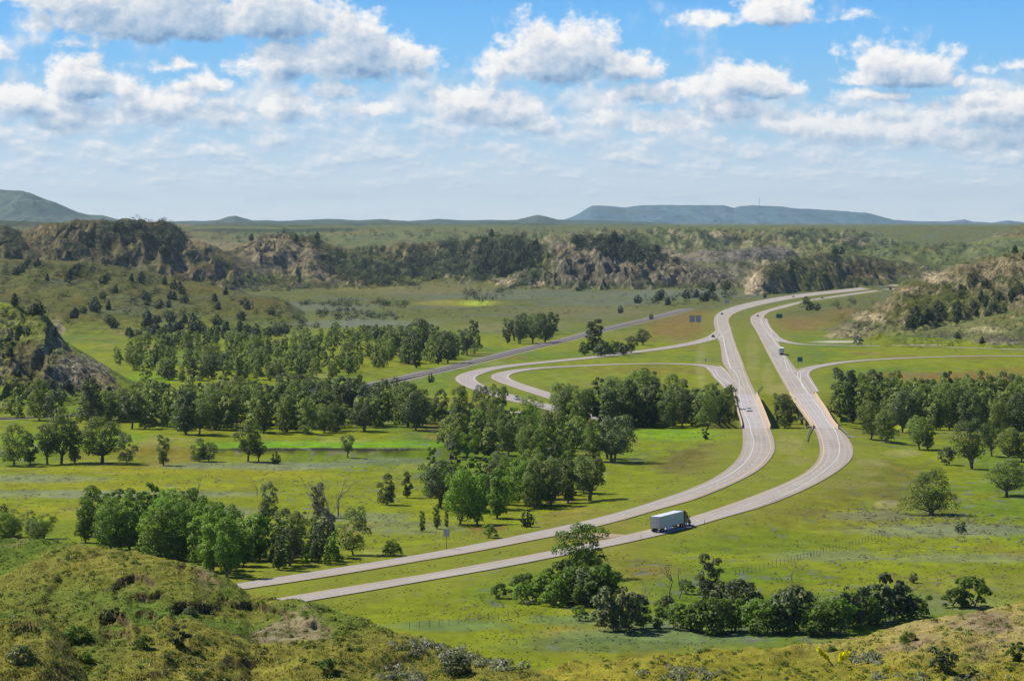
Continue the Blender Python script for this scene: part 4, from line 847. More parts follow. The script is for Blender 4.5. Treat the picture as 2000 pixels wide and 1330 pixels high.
# --- junipers and scrub on the hills
JREG = [  # polygon, count, height range, label
 ([(0,520),(250,530),(430,572),(540,600),(556,640),(350,652),(150,640),(0,600)], 150, (4.5, 9), 'dark juniper dotted on the gentle grassy slope at left'),
 ([(0,512),(180,514),(320,530),(440,548),(300,560),(0,540)], 110, (4, 8), 'dark juniper near the top of the gentle grassy slope at left'),
 ([(0,446),(120,436),(330,432),(370,470),(440,490),(440,512),(200,510),(0,508)], 210, (4, 9), 'juniper on the eroded range behind the grassy slope'),
 ([(200,445),(330,432),(370,470),(330,490),(280,470)], 170, (5, 9), 'juniper in the dark wooded gully of the left range'),
 ([(430,495),(520,470),(600,500),(640,545),(540,552),(440,530)], 40, (3, 6), 'juniper on the bare cone-shaped hill'),
 ([(600,462),(700,500),(830,560),(700,558),(640,540)], 340, (4, 8), 'juniper on the shaded flank of the cone-shaped hill'),
 ([(540,556),(830,556),(830,566),(560,566)], 40, (3, 6), 'low juniper along the foot of the cone-shaped hill'),
 ([(690,488),(840,477),(960,466),(1056,482),(1060,520),(960,548),(860,556),(760,540)], 600, (5, 10), 'juniper in the dense dark wood on the central ridge'),
 ([(900,475),(1050,475),(1056,520),(960,540),(900,520)], 270, (6, 11), 'juniper in the darkest part of the central ridge wood'),
 ([(1110,458),(1200,466),(1280,490),(1330,512),(1240,516),(1180,500),(1120,480)], 300, (5, 10), 'juniper in the dark cap of the striped bluff'),
 ([(960,552),(1060,548),(1200,555),(1430,552),(1430,564),(1000,566)], 170, (3, 7), 'bush along the foot of the striped bluff'),
 ([(1010,500),(1060,480),(1100,500),(1060,545),(1000,545)], 60, (4, 8), 'juniper on the grassy rib left of the striped bluff'),
 ([(1090,450),(1640,448),(1770,474),(1650,500),(1450,480),(1300,490),(1180,460)], 360, (5, 11), 'juniper on the far bluffs beyond the striped hill'),
 ([(1380,486),(1560,500),(1560,530),(1400,530)], 110, (4, 9), 'juniper among the grey mounds'),
 ([(1480,530),(1620,505),(1760,520),(1700,560),(1540,575),(1490,575)], 60, (4, 8), 'juniper on the rock-faced butte'),
 ([(1560,520),(1620,500),(1700,512),(1640,540)], 36, (4, 8), 'juniper on top of the rock-faced butte'),
 ([(1600,480),(1900,476),(1850,520),(1700,500)], 90, (4, 9), 'juniper on the back slopes at right'),
 ([(1780,570),(1860,535),(1960,505),(2005,500),(2005,570),(1900,600),(1800,615)], 80, (3, 6.5), 'juniper high on the right ridge'),
 ([(1740,630),(1840,600),(2005,570),(2005,605),(1880,630),(1760,650)], 55, (4, 8.5), 'big juniper in the hollow below the right ridge'),
 ([(1690,676),(1800,650),(2000,610),(2005,680)], 16, (2.5, 5), 'small juniper on the low spur at right'),
 ([(1550,596),(1700,585),(1740,590),(1600,610),(1560,608)], 16, (4, 8), 'juniper on the grass inside the highway bend'),
 ([(0,600),(60,605),(110,650),(180,720),(230,770),(150,790),(0,795)], 46, (2, 5), 'bush on the clay bluff at the left edge'),
 ([(580,592),(680,588),(800,592),(800,602),(700,600),(590,602)], 90, (3, 6), 'shrub in the upper dark strip across the valley floor'),
 ([(600,612),(680,604),(790,618),(780,626),(640,626)], 80, (3, 6), 'shrub in the lower dark strip across the valley floor'),
 ([(230,655),(330,642),(520,650),(600,645),(560,664),(300,672)], 110, (3.5, 7.5), 'tree in the dark line along the foot of the grassy slope'),
 ([(520,600),(560,595),(620,640),(600,655),(520,650)], 60, (2.5, 5.5), 'bush on the cut bank at the end of the grassy slope'),
 ([(900,570),(1010,560),(1000,580),(920,600)], 50, (3, 7), 'bush on the river bank below the central ridge'),
 ([(1230,588),(1340,570),(1380,560),(1440,566),(1440,585),(1330,600),(1240,592)], 60, (4, 11), 'bush on the flat before the rock-faced butte'),
 ([(1200,580),(1400,575),(1300,592)], 20, (2, 4), 'low bush on the valley flat'),
 ([(1500,470),(2000,480),(2000,500),(1700,500)], 60, (4, 8), 'juniper on the ridges far right'),
 ([(350,462),(700,450),(1100,452),(1000,462),(700,470),(450,474)], 120, (5, 11), 'juniper on the plateau beyond the ridges'),
 ([(820,470),(1060,456),(1100,460),(1000,468)], 60, (4, 9), 'juniper on the plateau edge'),
]
JREG += [ ([(0,446),(330,432),(440,480),(560,458),(700,500),(830,560),(500,560),(0,640)], 420, (1.2, 3), 'scrub'), ([(700,490),(1060,466),(1300,490),(1440,545),(1440,562),(800,562)], 380, (1.4, 3.2), 'scrub'), ([(1060,452),(1640,448),(1800,478),(1560,520),(1300,500)], 420, (1.6, 4), 'scrub'),
 ([(1470,560),(1520,520),(1640,498),(1800,520),(1760,556),(1560,576)], 200, (1.2, 3), 'scrub'), ([(1640,650),(1760,566),(1860,530),(2005,495),(2005,620),(1800,650)], 420, (.9, 2.6), 'scrub'), ([(1660,682),(1800,650),(2005,606),(2005,688)], 160, (.7, 1.6), 'scrub'), ([(0,600),(90,620),(230,770),(0,795)], 170, (.7, 1.8), 'scrub'), ([(1560,500),(2005,464),(2005,494),(1800,530)], 220, (1.5, 4), 'scrub'), ([(560,566),(1440,570),(1300,600),(700,640)], 160, (1, 2.6), 'scrub') ]
def jspots():
    out = []
    for k, (poly, n, hr, lb) in enumerate(JREG):
        g = random.Random(500 + k); xs = [p[0] for p in poly]; ys = [p[1] for p in poly]; c = 0; tries = 0
        while c < n and tries < n * 12:
            tries += 1; x = g.uniform(min(xs), max(xs)); y = g.uniform(min(ys), max(ys))
            if not inpoly(x, y, poly): continue
            # gather in clumps
            if fbm(np.array([x / 26.0]), np.array([y / 9.0]), 2, k)[0] < -.12 and g.random() < .75: continue
            loc, nrm, ob = hit(x, y)
            if loc is None or ob.name.startswith(('highway', 'ramp', 'rail', 'county', 'edge', 'lane', 'gore', 'gravel')): continue
            if ROADZ(loc.x, loc.y) < 12: continue
            out.append((loc.copy(), g.uniform(*hr) * g.choice((.6, .8, 1, 1)), lb, k)); c += 1
    return out
JS = jspots()
for px, py, hp, lb in [(1030,1029,36,'dark rounded juniper standing alone on the verge before the central grove'),(539,906,26,'round dark juniper on the meadow below the bright strip'),(842,747,18,'small dark juniper on bright grass left of the outer loop'),(1212,612,16,'dark bush-like juniper beside the far railway'),(1272,624,12,'small juniper where the railway meets the brown verge'),(8,1006,24,'dark juniper on the sage meadow at the left frame edge'),(1494,582,10,'small dark juniper beside the far sign backs')]:
    p = base_hit(px, py); e = empty('juniper_tree', (p.x, p.y, p.z - .15), 1.3); s_ = hp * p.y / F / 6; e.scale = (s_ * .8, s_ * .8, s_); tag(e, lb, 'tree'); link('foliage', JUN[0], e); link('trunk', JT[0], e)
JS.sort(key=lambda q: -q[1] / q[0].y * (q[2] != 'scrub'))
for i, (loc, h_, lb, k) in enumerate(JS[:283]):
    nm = 'juniper_tree' if 'juniper' in lb else 'hill_tree' if lb.startswith('tree') else 'hill_bush'
    e = empty(nm, (loc.x, loc.y, loc.z - .2), random.uniform(0, 6.28)); s = h_ / 6; e.scale = (s * random.uniform(.85, 1.25), s * random.uniform(.85, 1.25), s)
    tag(e, lb, 'bush' if nm == 'hill_bush' else 'tree', 'junipers: ' + lb.split(' ', 1)[1] if False else lb.replace('juniper', 'junipers').replace('bush ', 'bushes ').replace('shrub ', 'shrubs ').replace('tree ', 'trees '))
    link('foliage', JUN[i % 5], e)
    if i < 120: link('trunk', JT[i % 3], e)
V_ = []; Q_ = []; b_ = 0
for i, (loc, h_, lb, k) in enumerate(JS[283:]):
    v, q = JLOW[i % 6]; s = h_ / 6; a = random.uniform(0, 6.28); ca, sa = math.cos(a), math.sin(a); w_ = s * random.uniform(1.0, 1.5)
    vv = np.stack([(v[:, 0] * ca - v[:, 1] * sa) * w_ + loc.x, (v[:, 0] * sa + v[:, 1] * ca) * w_ + loc.y, v[:, 2] * s + loc.z - .2], 1)
    V_.append(vv); Q_.append(q + b_); b_ += len(vv)
tag(link('juniper_scrub', np_mesh('juniper_scrub', np.vstack(V_), np.vstack(Q_), L_JUN, None, False)), 'dark juniper scrub covering the far hillsides', 'scrub', None, 'stuff')

# --- sage, grass tufts
def clumps(name, pts, hts, n, mat, flat=.6, leaf=.45):
    g = np.random.default_rng(len(pts)); P = np.repeat(np.array(pts), n, 0); h = np.repeat(np.array(hts), n)
    d = g.normal(size=(len(P), 3)); d /= np.linalg.norm(d, axis=1)[:, None]; d[:, 2] = np.abs(d[:, 2])
    r = g.uniform(.5, 1.05, len(P))[:, None]
    Pn = P + d * r * np.stack([h, h, h * flat], 1)
    v, q = quads_at(Pn, d + g.normal(size=d.shape) * .5, h * leaf * g.uniform(.7, 1.3, len(h)), g)
    return np_mesh(name, v, q, mat, None, True, np.repeat(d + np.array((0, 0, .9)) + g.normal(size=d.shape) * .2, 4, 0))
SAGES = [([(0,920),(800,905),(830,960),(700,1010),(560,960),(300,1000),(0,1010)], 620, (.35, .9)), ([(1560,985),(1760,985),(2000,1010),(2000,1060),(1750,1060),(1600,1020)], 240, (.5, 1.2)), ([(1480,1060),(2000,1040),(2000,1180),(1850,1160),(1500,1140)], 330, (.4, .95)), ([(850,1150),(980,1150),(1250,1215),(1750,1240),(1650,1250),(1100,1270),(850,1225)], 260, (.3, .8)), ([(1250,960),(1400,900),(1440,870),(1380,960)], 40, (.4, .8)), ([(600,1000),(880,1010),(840,1070),(720,1075)], 120, (.4, .9)), ([(1100,1085),(1330,1050),(1400,1060),(1300,1110),(1150,1110)], 60, (.3, .7)), ([(560,565),(1400,570),(1300,600),(900,640),(620,640)], 420, (.8, 1.8)), ([(1250,845),(1440,845),(1400,880),(1300,870)], 50, (.4, .9)), ([(380,860),(850,862),(850,900),(300,915)], 120, (.4, .9)), ([(1640,985),(1800,1000),(1990,1010),(1990,1030),(1720,1030)], 160, (.6, 1.2))]
pts = []; hts = []
for k, (poly, n, hr) in enumerate(SAGES):
    for px, py in fill(poly, n, 1.5, .8, 900 + k):
        if fbm(np.array([px / 40.]), np.array([py / 12.]), 2, k + 3)[0] < -.05 and random.random() < .85: continue
        p = base_hit(px, py)
        if ROADZ(p.x, p.y) < 11: continue
        pts.append(tuple(p)); hts.append(random.uniform(*hr))
g = random.Random(77); mp = []
while len(mp) < 15000:
    py = g.uniform(840, 1300); px = g.uniform(-20, 2020)
    mp.append((px, py))
mp = np.array(mp); mx, my = P0(mp[:, 0], mp[:, 1]); mz = base_z(mx, my); okm = (np.minimum(bil(DF_HW, mx, my), bil(DF_RP, mx, my)) > 8.5) & (fbm(mx / 14, my / 26, 3, 61) > -.1)
MEAD = np.stack([mx, my, mz], 1)[okm]; MEADC = ground_col(MEAD[:, 0], MEAD[:, 1], MEAD[:, 2])
tag(link('sagebrush', clumps('sagebrush', pts, [q * .8 for q in hts], 40, L_SAGE, .6, .30)), 'low grey-green sagebrush scattered over the meadows', 'sagebrush', None, 'stuff')
# knoll vegetation
def kn_pts(n, seed, y0=1040, x0=0, x1=2000, dens=None):
    g = random.Random(seed); out = []; t = 0
    while len(out) < n and t < n * 6:
        t += 1; x = g.uniform(x0, x1); y = g.uniform(y0, 1345)
        loc, nrm, ob = hit(x, y)
        if loc is None or loc.y > 330: continue
        ok, _, _, idx, ob2, _ = scene.ray_cast(DG, Vector((0, 0, CH)), (loc - Vector((0, 0, CH))).normalized())
        c = ob2.data.attributes['col'].data[ob2.data.polygons[idx].vertices[0]].color if ob2.name.startswith('hill') else (.1, .1, .02)
        if c[2] > .075 and c[0] < 1.18 * c[1] + .02 and g.random() < .8: continue
        out.append((loc, x, y, tuple(c[:3])))
    return out
G_BLADE = leaf_mat('grass_blade', (.170, .185, .020), .25, .2, .1); G_DRY = leaf_mat('dry_grass_blade', (.40, .34, .13), .3, .25, .15)
def tufts(name, pts, h, mat, nb=5, seed=1, wide=.045, cols=None):
    g = np.random.default_rng(seed); P = np.repeat(np.array([tuple(p) for p in pts]), nb, 0); n = len(P)
    off = g.normal(size=(n, 2)) * .10; ht = g.uniform(h[0], h[1], n); lean = g.normal(size=(n, 2)) * .35
    b = P.copy(); b[:, :2] += off; b[:, 2] -= .05
    tip = b + np.stack([lean[:, 0] * ht, lean[:, 1] * ht, ht], 1)
    a = g.random(n) * 6.28; w_ = np.stack([np.cos(a), np.sin(a), np.zeros(n)], 1) * (wide * g.uniform(.6, 1.4, n))[:, None]
    mid = b * .45 + tip * .55 + np.stack([-lean[:, 0] * ht * .15, -lean[:, 1] * ht * .15, ht * .05], 1)
    V = np.stack([b - w_, b + w_, mid + w_ * .8, tip, mid - w_ * .8], 1).reshape(-1, 3)
    Q = np.arange(n * 5).reshape(n, 5)
    cc = None
    if cols is not None: cc = np.repeat(np.repeat(np.asarray(cols), nb, 0) * g.uniform(.9, 1.45, (n, 1)) * np.array((1.04, 1.03, .95)), 5, 0)
    return np_mesh(name, V, Q, mat, cc, True, np.tile(np.array((-.25, .1, 1.)), (len(V), 1)) + g.normal(size=(len(V), 3)) * .12)
def blade_mat(name):
    m, t, b = material(name); at = t.new('ShaderNodeAttribute', attribute_name='col')
    t.put(b.inputs['Base Color'], at.outputs['Color']); b.inputs['Roughness'].default_value = .8; b.inputs['Specular IOR Level'].default_value = .1
    return m
M_BLADE = blade_mat('grass_blade')
tag(link('meadow_grass', tufts('meadow_grass', MEAD, (.10, .26), M_BLADE, 5, 7, .10, MEADC)), 'rough tufts of grass standing in the valley meadows', 'grass', None, 'stuff')
kp = [k for k in kn_pts(9500, 1) if not (1060 < k[1] < 1660 and random.random() < .6)]
tag(link('grass', tufts('grass', [k[0] for k in kp], (.05, .16), M_BLADE, 8, 2, .024, [k[3] for k in kp])), 'rough olive grass covering the near knolls', 'grass', None, 'stuff')
dk = [k for k in kn_pts(900, 8) if fbm(np.array([k[1] / 90.]), np.array([k[2] / 40.]), 3, 12)[0] > .05]
tag(link('dry_grass', tufts('dry_grass', [k[0] for k in dk], (.12, .34), G_DRY, 6, 3, .022)), 'dry straw-coloured grass in drifts on the near knolls', 'grass', None, 'stuff')
L_UND = leaf_mat('undergrowth_leaf', (.085, .125, .020))
lows = [k for k in kn_pts(3200, 5) if fbm(np.array([k[1] / 60.]), np.array([k[2] / 30.]), 3, 9)[0] > .0]
tag(link('undergrowth', clumps('undergrowth', [tuple(k[0]) for k in lows], [random.uniform(.12, .36) for _ in lows], 22, L_UND, .7, .4)), 'low leafy undergrowth in the folds of the near knolls', 'undergrowth', None, 'stuff')
for px, py, hp, mt, lb in [(170,1292,36,0,'green shrub low on the left knoll near the bottom edge'),(350,1262,56,1,'dark shrub in the shaded dip of the left knoll'),(280,1268,40,0,'leafy shrub beside the dark one on the left knoll'),(215,1215,44,1,'dark shrub under the ledge of the left knoll'),(150,1250,44,0,'leafy green shrub in the grassy hollow of the left knoll'),(370,1200,26,1,'shrub on the ledge at the middle of the left knoll'),(885,1318,58,1,'dark upright shrub among sage on the right flank of the left knoll'),(640,1310,36,0,'spreading green shrub at the bottom of the left knoll'),(982,1297,20,1,'small dark shrub on the edge of the left knoll'),(40,1290,46,1,'dark shrub at the bottom left corner'),(1840,1310,66,1,'large bushy shrub on the right knoll'),(1775,1252,28,0,'green shrub on the crest of the right knoll'),(1985,1290,50,0,'shrub on the right knoll at the frame edge'),(1625,1272,18,0,'low shrub left of the yellow flowers'),(1900,1320,30,1,'dark shrub at the bottom of the right knoll')]:
    loc, nrm, ob = hit(px, py)
    if loc is None: continue
    put_tree(BUSH, 'shrub_bush', loc, hp * loc.y / F * .9, lb, None, None, mt, 'shrub', 1.25)
sg = []
for cx_, cy_, rx_, ry_, n_ in [(830,1262,60,12,26),(900,1285,60,14,26),(960,1300,50,10,14),(790,1320,60,20,26),(1700,1290,40,10,14),(1830,1325,120,10,16),(1330,1318,120,14,16)]:
    for _ in range(n_):
        loc, nrm, ob = hit(random.gauss(cx_, rx_ * .5), random.gauss(cy_, ry_ * .5))
        if loc is not None and loc.y < 330: sg.append(tuple(loc))
tag(link('knoll_sage', clumps('sagebrush', sg, [random.uniform(.3, .75) for _ in sg], 60, leaf_mat('silver_sage_leaf', (.150, .165, .105), .3, .25), .8, .26)), 'silvery sagebrush along the right shoulder of the left knoll', 'sagebrush', None, 'stuff')
# yellow sweet clover
YEL_M = leaf_mat('yellow_blossom', (.70, .68, .02), .2, .3)
def clover(px, py, hp, lean, lb):
    loc, nrm, ob = hit(px, py); h = hp * loc.y / F; V = []; Q = []; g = np.random.default_rng(int(px)); tops = []
    for k in range(5):
        a = g.normal(size=2) * .22; tip = np.array((lean * h + a[0], a[1], h * g.uniform(.75, 1))); tube(V, Q, [(a[0] * .3, a[1] * .3, -.1), tip * .5 + np.array((-.05, 0, .05)), tip], [.015, .012, .006], 4); tops.append(tip)
    e = empty('clover_plant', tuple(loc)); tag(e, lb, 'wildflower')
    link('stem', np_mesh('stem', np.array(V), np.array(Q), L_GRN), e)
    P = np.vstack([t_ * g.uniform(.45, 1.02, (46, 1)) + g.normal(size=(46, 3)) * .05 for t_ in tops])
    v, q = quads_at(P, g.normal(size=P.shape), g.uniform(.12, .24, len(P)), g); link('blossom', np_mesh('blossom', v, q, YEL_M, None, False), e)
clover(1632, 1302, 40, -.75, 'yellow sweet clover leaning left on the right knoll'); clover(1640, 1300, 28, .1, 'short upright yellow clover beside the leaning one')
# ------------------------------------------------------------------ built things
class MB:
    """collects boxes, strips and revolved shapes, then links them as one mesh"""
    def __init__(s): s.b = bmesh.new()
    def box(s, x0, x1, y0, y1, z0, z1, bev=0.0):
        r = bmesh.ops.create_cube(s.b, size=1.0); vs = r['verts']
        for v in vs: v.co = Vector((x0 + (v.co.x + .5) * (x1 - x0), y0 + (v.co.y + .5) * (y1 - y0), z0 + (v.co.z + .5) * (z1 - z0)))
        if bev: bmesh.ops.bevel(s.b, geom=list({e for v in vs for e in v.link_edges}), offset=bev, segments=2, affect='EDGES', profile=.6)
        return s
    def hull(s, pts):
        vs = [s.b.verts.new(p) for p in pts]; bmesh.ops.convex_hull(s.b, input=vs); return s
    def loft(s, secs, cap=True):
        """rings of equal length joined one to the next"""
        R_ = [[s.b.verts.new(p) for p in q] for q in secs]; n = len(R_[0])
        for a, b in zip(R_[:-1], R_[1:]):
            for i in range(n): s.b.faces.new((a[i], a[(i + 1) % n], b[(i + 1) % n], b[i]))
        if cap: s.b.faces.new(R_[0][::-1]); s.b.faces.new(R_[-1])
        return s
    def wheel(s, x, y, z, r, w, r_in=0.0, seg=18):
        prof = [(-.5, r * .62), (-.5, r * .92), (-.36, r), (.36, r), (.5, r * .92), (.5, r * .62)]
        rings = []
        for k in range(seg):
            a = 2 * math.pi * k / seg; rings.append([s.b.verts.new((x + q * math.cos(a), y + p * w, z + q * math.sin(a))) for p, q in prof])
        for k in range(seg):
            a, b = rings[k], rings[(k + 1) % seg]
            for i in range(len(prof) - 1): s.b.faces.new((a[i], b[i], b[i + 1], a[i + 1]))
        for i in (0, -1): s.b.faces.new([q[i] for q in rings])
        return s
    def cyl(s, p, q, r, seg=10, r2=None):
        p = Vector(p); q = Vector(q); d = (q - p).normalized(); u = d.orthogonal().normalized(); v = d.cross(u); r2 = r if r2 is None else r2
        return s.loft([[p + (u * math.cos(6.2832 * k / seg) + v * math.sin(6.2832 * k / seg)) * r for k in range(seg)], [q + (u * math.cos(6.2832 * k / seg) + v * math.sin(6.2832 * k / seg)) * r2 for k in range(seg)]])
    def strip(s, A, B, z0, z1, o=(0, 0, 0)):
        """a bar along a path: A and B are its two edges seen from above"""
        secs = []
        for a, b in zip(A, B): secs.append([(a[0] - o[0], a[1] - o[1], z0 - o[2]), (b[0] - o[0], b[1] - o[1], z0 - o[2]), (b[0] - o[0], b[1] - o[1], z1 - o[2]), (a[0] - o[0], a[1] - o[1], z1 - o[2])])
        return s.loft(secs)
    def build(s, name, mat, parent=None, smooth=False):
        bmesh.ops.recalc_face_normals(s.b, faces=s.b.faces)
        me = bpy.data.meshes.new(name); s.b.to_mesh(me); s.b.free(); me.materials.append(mat)
        if smooth: me.polygons.foreach_set('use_smooth', np.ones(len(me.polygons), bool))
        return link(name, me, parent)
def dup(root, loc, rz, label, cat=None, group=None, swap=None):
    r = root.copy(); COL.objects.link(r); r.location = loc; r.rotation_euler = (0, 0, rz); r['label'] = label
    if group: r['group'] = group
    elif 'group' in r: del r['group']
    if cat: r['category'] = cat
    def rec(a, b):
        for ch in list(a.children):
            c = ch.copy(); COL.objects.link(c); c.parent = b
            if swap and c.data.materials and c.data.materials[0].name in swap:
                c.data = c.data.copy(); c.data.materials[0] = swap[ch.data.materials[0].name]
            rec(ch, c)
    rec(root, r); return r
PARA = plain('cream_concrete', (.58, .45, .30), .85, 0, .12, .3); GREYC = plain('grey_concrete', (.36, .33, .29), .9, 0, .2, .4); GIRD = plain('brown_girder', (.16, .10, .07), .7, .2, .2)
GALV = plain('galvanised_steel', (.42, .42, .41), .5, .5, .15); WOODP = plain('weathered_post', (.20, .15, .10), .9, 0, .25)
def sub(A, B, y0, y1):
    k = (A[:, 1] > y0) & (A[:, 1] < y1); A, B = A[k], B[k]
    q = np.linspace(0, len(A) - 1, 14).astype(int); return A[q], B[q]
def bridge(L, Rr, lab):
    y0, y1 = Y_of(837.5), Y_of(769.5)
    A, B = sub(L, Rr, y0, y1); A = inset(A, B, -.35); B = inset(B, A, -.35)
    o = (A[0, 0] * .5 + B[-1, 0] * .5, (A[0, 1] + B[-1, 1]) / 2, -8.6); e = empty('highway_bridge', o); tag(e, lab, 'bridge', None)
    MB().strip(inset(A, B, .5), inset(B, A, .5), -1.1, -.03, o).build('deck', GREYC, e)
    me = ribbon('deck_surface', inset(A, B, .45), inset(B, A, .45), .010, M_deck, None, ns=9, sh=1.6); me.data.transform(Matrix.Translation(Vector((-o[0], -o[1], -o[2])))); me.parent = e
    for a, b in ((A, B), (B, A)):
        p = MB().strip(a, inset(a, b, .42), -.5, .95, o).build('parapet', PARA, e)
        MB().strip(inset(a, b, .06), inset(a, b, .36), 1.05, 1.16, o).build('handrail', PARA, p)
    for f in (.12, .37, .63, .88):
        w_ = (inset(A, B, .2) * (1 - f) + inset(B, A, .2) * f); MB().strip(inset(w_, B, 0.0), inset(w_, B, .55), -2.6, -1.12, o).build('girder', GIRD, e)
    for k in (3, 6, 9, 11):
        a = Vector((A[k, 0] - o[0], A[k, 1] - o[1], 0)); b = Vector((B[k, 0] - o[0], B[k, 1] - o[1], 0)); m_ = MB()
        for f in (.22, .78):
            q = a.lerp(b, f); m_.cyl((q.x, q.y, -1.5), (q.x, q.y, 5.4), .65, 12)
        m_.strip(np.array([a[:2], b[:2]]) + np.array((0, -.6)), np.array([a[:2], b[:2]]) + np.array((0, .6)), 5.2, 5.98).build('pier', GREYC, e)
    for k in (0, 13): 
        pa = np.array([A[k], B[k]]); MB().strip(pa + np.array((0, -.9)), pa + np.array((0, .9)), -9.0, -1.15, o).build('abutment', GREYC, e)
bridge(W_L, W_R, 'left highway bridge with cream parapets, a white car on it'); bridge(E_L, E_R, 'right highway bridge with cream parapets over the wooded river')
def guardrail(pts, lab, sp=3.8):
    C = spline(G(pts), 24); o = (C[0, 0], C[0, 1], 0); e = empty('guardrail', o); tag(e, lab, 'guardrail', None)
    MB().strip(offs(C, .05), offs(C, -.05), .42, .80, o).build('rail', GALV, e)
    s = np.r_[0, np.cumsum(np.linalg.norm(np.diff(C, axis=0), axis=1))]
    for q in np.arange(0, s[-1] + .1, sp * 2):
        x = np.interp(q, s, C[:, 0]) - o[0]; y = np.interp(q, s, C[:, 1]) - o[1]; MB().box(x - .09, x + .09, y + .06, y + .22, -.8, .84).build('post', WOODP, e)
guardrail([(1635,833.5),(1646,842),(1655,849.5),(1664,856),(1672,857)], 'guardrail curving away from the near right end of the right bridge')
guardrail([(1586,834),(1582,842),(1576,858),(1575,863)], 'short guardrail at the near left end of the right bridge')
guardrail([(1477.5,769),(1483,762),(1488,754.5)], 'dark guardrail in the median at the far end of the left bridge')
guardrail([(1437,769.5),(1431,764),(1424,758),(1415,753)], 'guardrail along the loop ramp at the far end of the left bridge')
# small road bridge and railway bridge
C = X_C[(X_C[:, 1] > 0)]; pxs = proj(C[:, 0], C[:, 1], 0 * C[:, 0])[0]; Cs = C[(pxs > 800) & (pxs < 985)][::4]
o = (Cs[0, 0], Cs[0, 1], -2.); e = empty('road_bridge', o); tag(e, 'small pale concrete road bridge half hidden by trees', 'bridge')
MB().strip(offs(Cs, 4.6), offs(Cs, -4.6), -.9, -.02, o).build('deck', GREYC, e)
for s_ in (1, -1): MB().strip(offs(Cs, 4.9 * s_), offs(Cs, 4.55 * s_), -.6, 1.15, o).build('parapet', plain('pale_concrete', (.50, .47, .44), .9) if s_ == 1 else GREYC, e)
C = T_C; pxs = proj(C[:, 0], C[:, 1], 0 * C[:, 0])[0]; Cs = C[(pxs > 560) & (pxs < 662)][::3]; zb_ = float(rz(Cs[:, 0], Cs[:, 1]).mean())
o = (Cs[0, 0], Cs[0, 1], zb_); e = empty('railway_bridge', o); tag(e, 'low plate-girder railway bridge between dark bushes', 'bridge')
for s_ in (1, -1): MB().strip(offs(Cs, 3.2 * s_), offs(Cs, 2.9 * s_), zb_ - 1.2, zb_ + 1.7, o).build('girder', GALV, e)
MB().strip(offs(Cs, 2.85), offs(Cs, -2.85), zb_ - .6, zb_ + .3, o).build('deck', GIRD, e)
# fences
def fence(p0, p1, n, lab, hgt=1.3):
    e = None; last = None
    a = base_hit(*p0); e = empty('fence', tuple(a)); tag(e, lab, 'fence'); tops = []
    for k in range(n):
        f = k / (n - 1); q = base_hit(p0[0] + (p1[0] - p0[0]) * f, p0[1] + (p1[1] - p0[1]) * f) - a
        h = hgt * random.uniform(.85, 1.15); MB().cyl((q.x, q.y, q.z - .3), (q.x + random.uniform(-.06, .06), q.y, q.z + h), .05, 6).build('post', WOODP, e); tops.append(q)
    m_ = MB()
    for z in (.35, .7, 1.05):
        for u, v in zip(tops[:-1], tops[1:]): m_.cyl((u.x, u.y, u.z + z), (v.x, v.y, v.z + z), .012, 4)
    m_.build('wire', GALV, e)
fence((800,1229), (1012,1203), 12, 'wire fence with wooden posts left of the bottom thicket'); fence((1436,1124), (1540,1100), 14, 'lower stretch of the wire fence climbing the right meadow'); fence((1545,1098), (1728,1048), 30, 'upper stretch of the wire fence climbing the right meadow')
# signs
GREEN = plain('sign_green', (.010, .175, .105), .5, 0, .05); SBACK = plain('sign_back', (.40, .42, .43), .45, .4, .08); SWHT = plain('sign_border', (.7, .72, .7), .6, 0, .03); DKST = plain('dark_steel', (.10, .10, .11), .6, .3)
def sign(px, py, w_, h_, zc, lab, face, posts=2, cat='road sign', gap=None):
    p = base_hit(px, py); e = empty('road_sign', tuple(p), math.atan2(-p.x, p.y)); tag(e, lab, cat)
    xs = [0] if posts == 1 else [-w_ * .3, w_ * .3]
    for x in xs: MB().box(x - .07, x + .07, .04, .18, -.4, zc + h_ * .5).build('post', GALV if face is not SBACK else DKST, e)
    pn = [(-w_ / 2, w_ / 2)] if gap is None else [(-w_ / 2, -gap / 2), (gap / 2, w_ / 2)]
    for a, b in pn:
        o = MB().box(a, b, -.04, .03, zc - h_ / 2, zc + h_ / 2, .01).build('panel', face, e)
        if face is GREEN:
            t = .09; m_ = MB()
            m_.box(a + .1, b - .1, -.055, -.045, zc - h_ / 2 + .1, zc - h_ / 2 + .1 + t); m_.box(a + .1, b - .1, -.055, -.045, zc + h_ / 2 - .1 - t, zc + h_ / 2 - .1); m_.box(a + .1, a + .1 + t, -.055, -.045, zc - h_ / 2 + .2, zc + h_ / 2 - .2); m_.box(b - .1 - t, b - .1, -.055, -.045, zc - h_ / 2 + .2, zc + h_ / 2 - .2)
            m_.build('border', SWHT, o)
sign(1522,626,5.0,3.4,3.6,'green road sign on the verge inside the far highway bend',GREEN); sign(1562.5,714,3.0,2.6,3.4,'bright green exit sign in the wedge before the right ramp',GREEN)
sign(1642,755,3.6,2.4,3.6,'green road sign standing just above the right woods',GREEN); sign(1648,833,3.2,2.0,2.8,'green road sign at the near end of the right bridge by the trees',GREEN)
sign(1358,639,8.6,5.0,6.2,'pair of big grey sign backs side by side on the brown verge',SBACK,2,'road sign',.5); sign(1420,599,3.6,3.6,5.0,'small blue-grey pair of sign backs at the far verge',SBACK,2,'road sign',.3)
sign(872,1073,1.5,1.9,4.0,'tall grey sign back on one post beside the near highway',SBACK,1); sign(1378,711,1.0,1.0,2.2,'tiny sign on a thin post beside the inner loop ramp',SBACK,1)
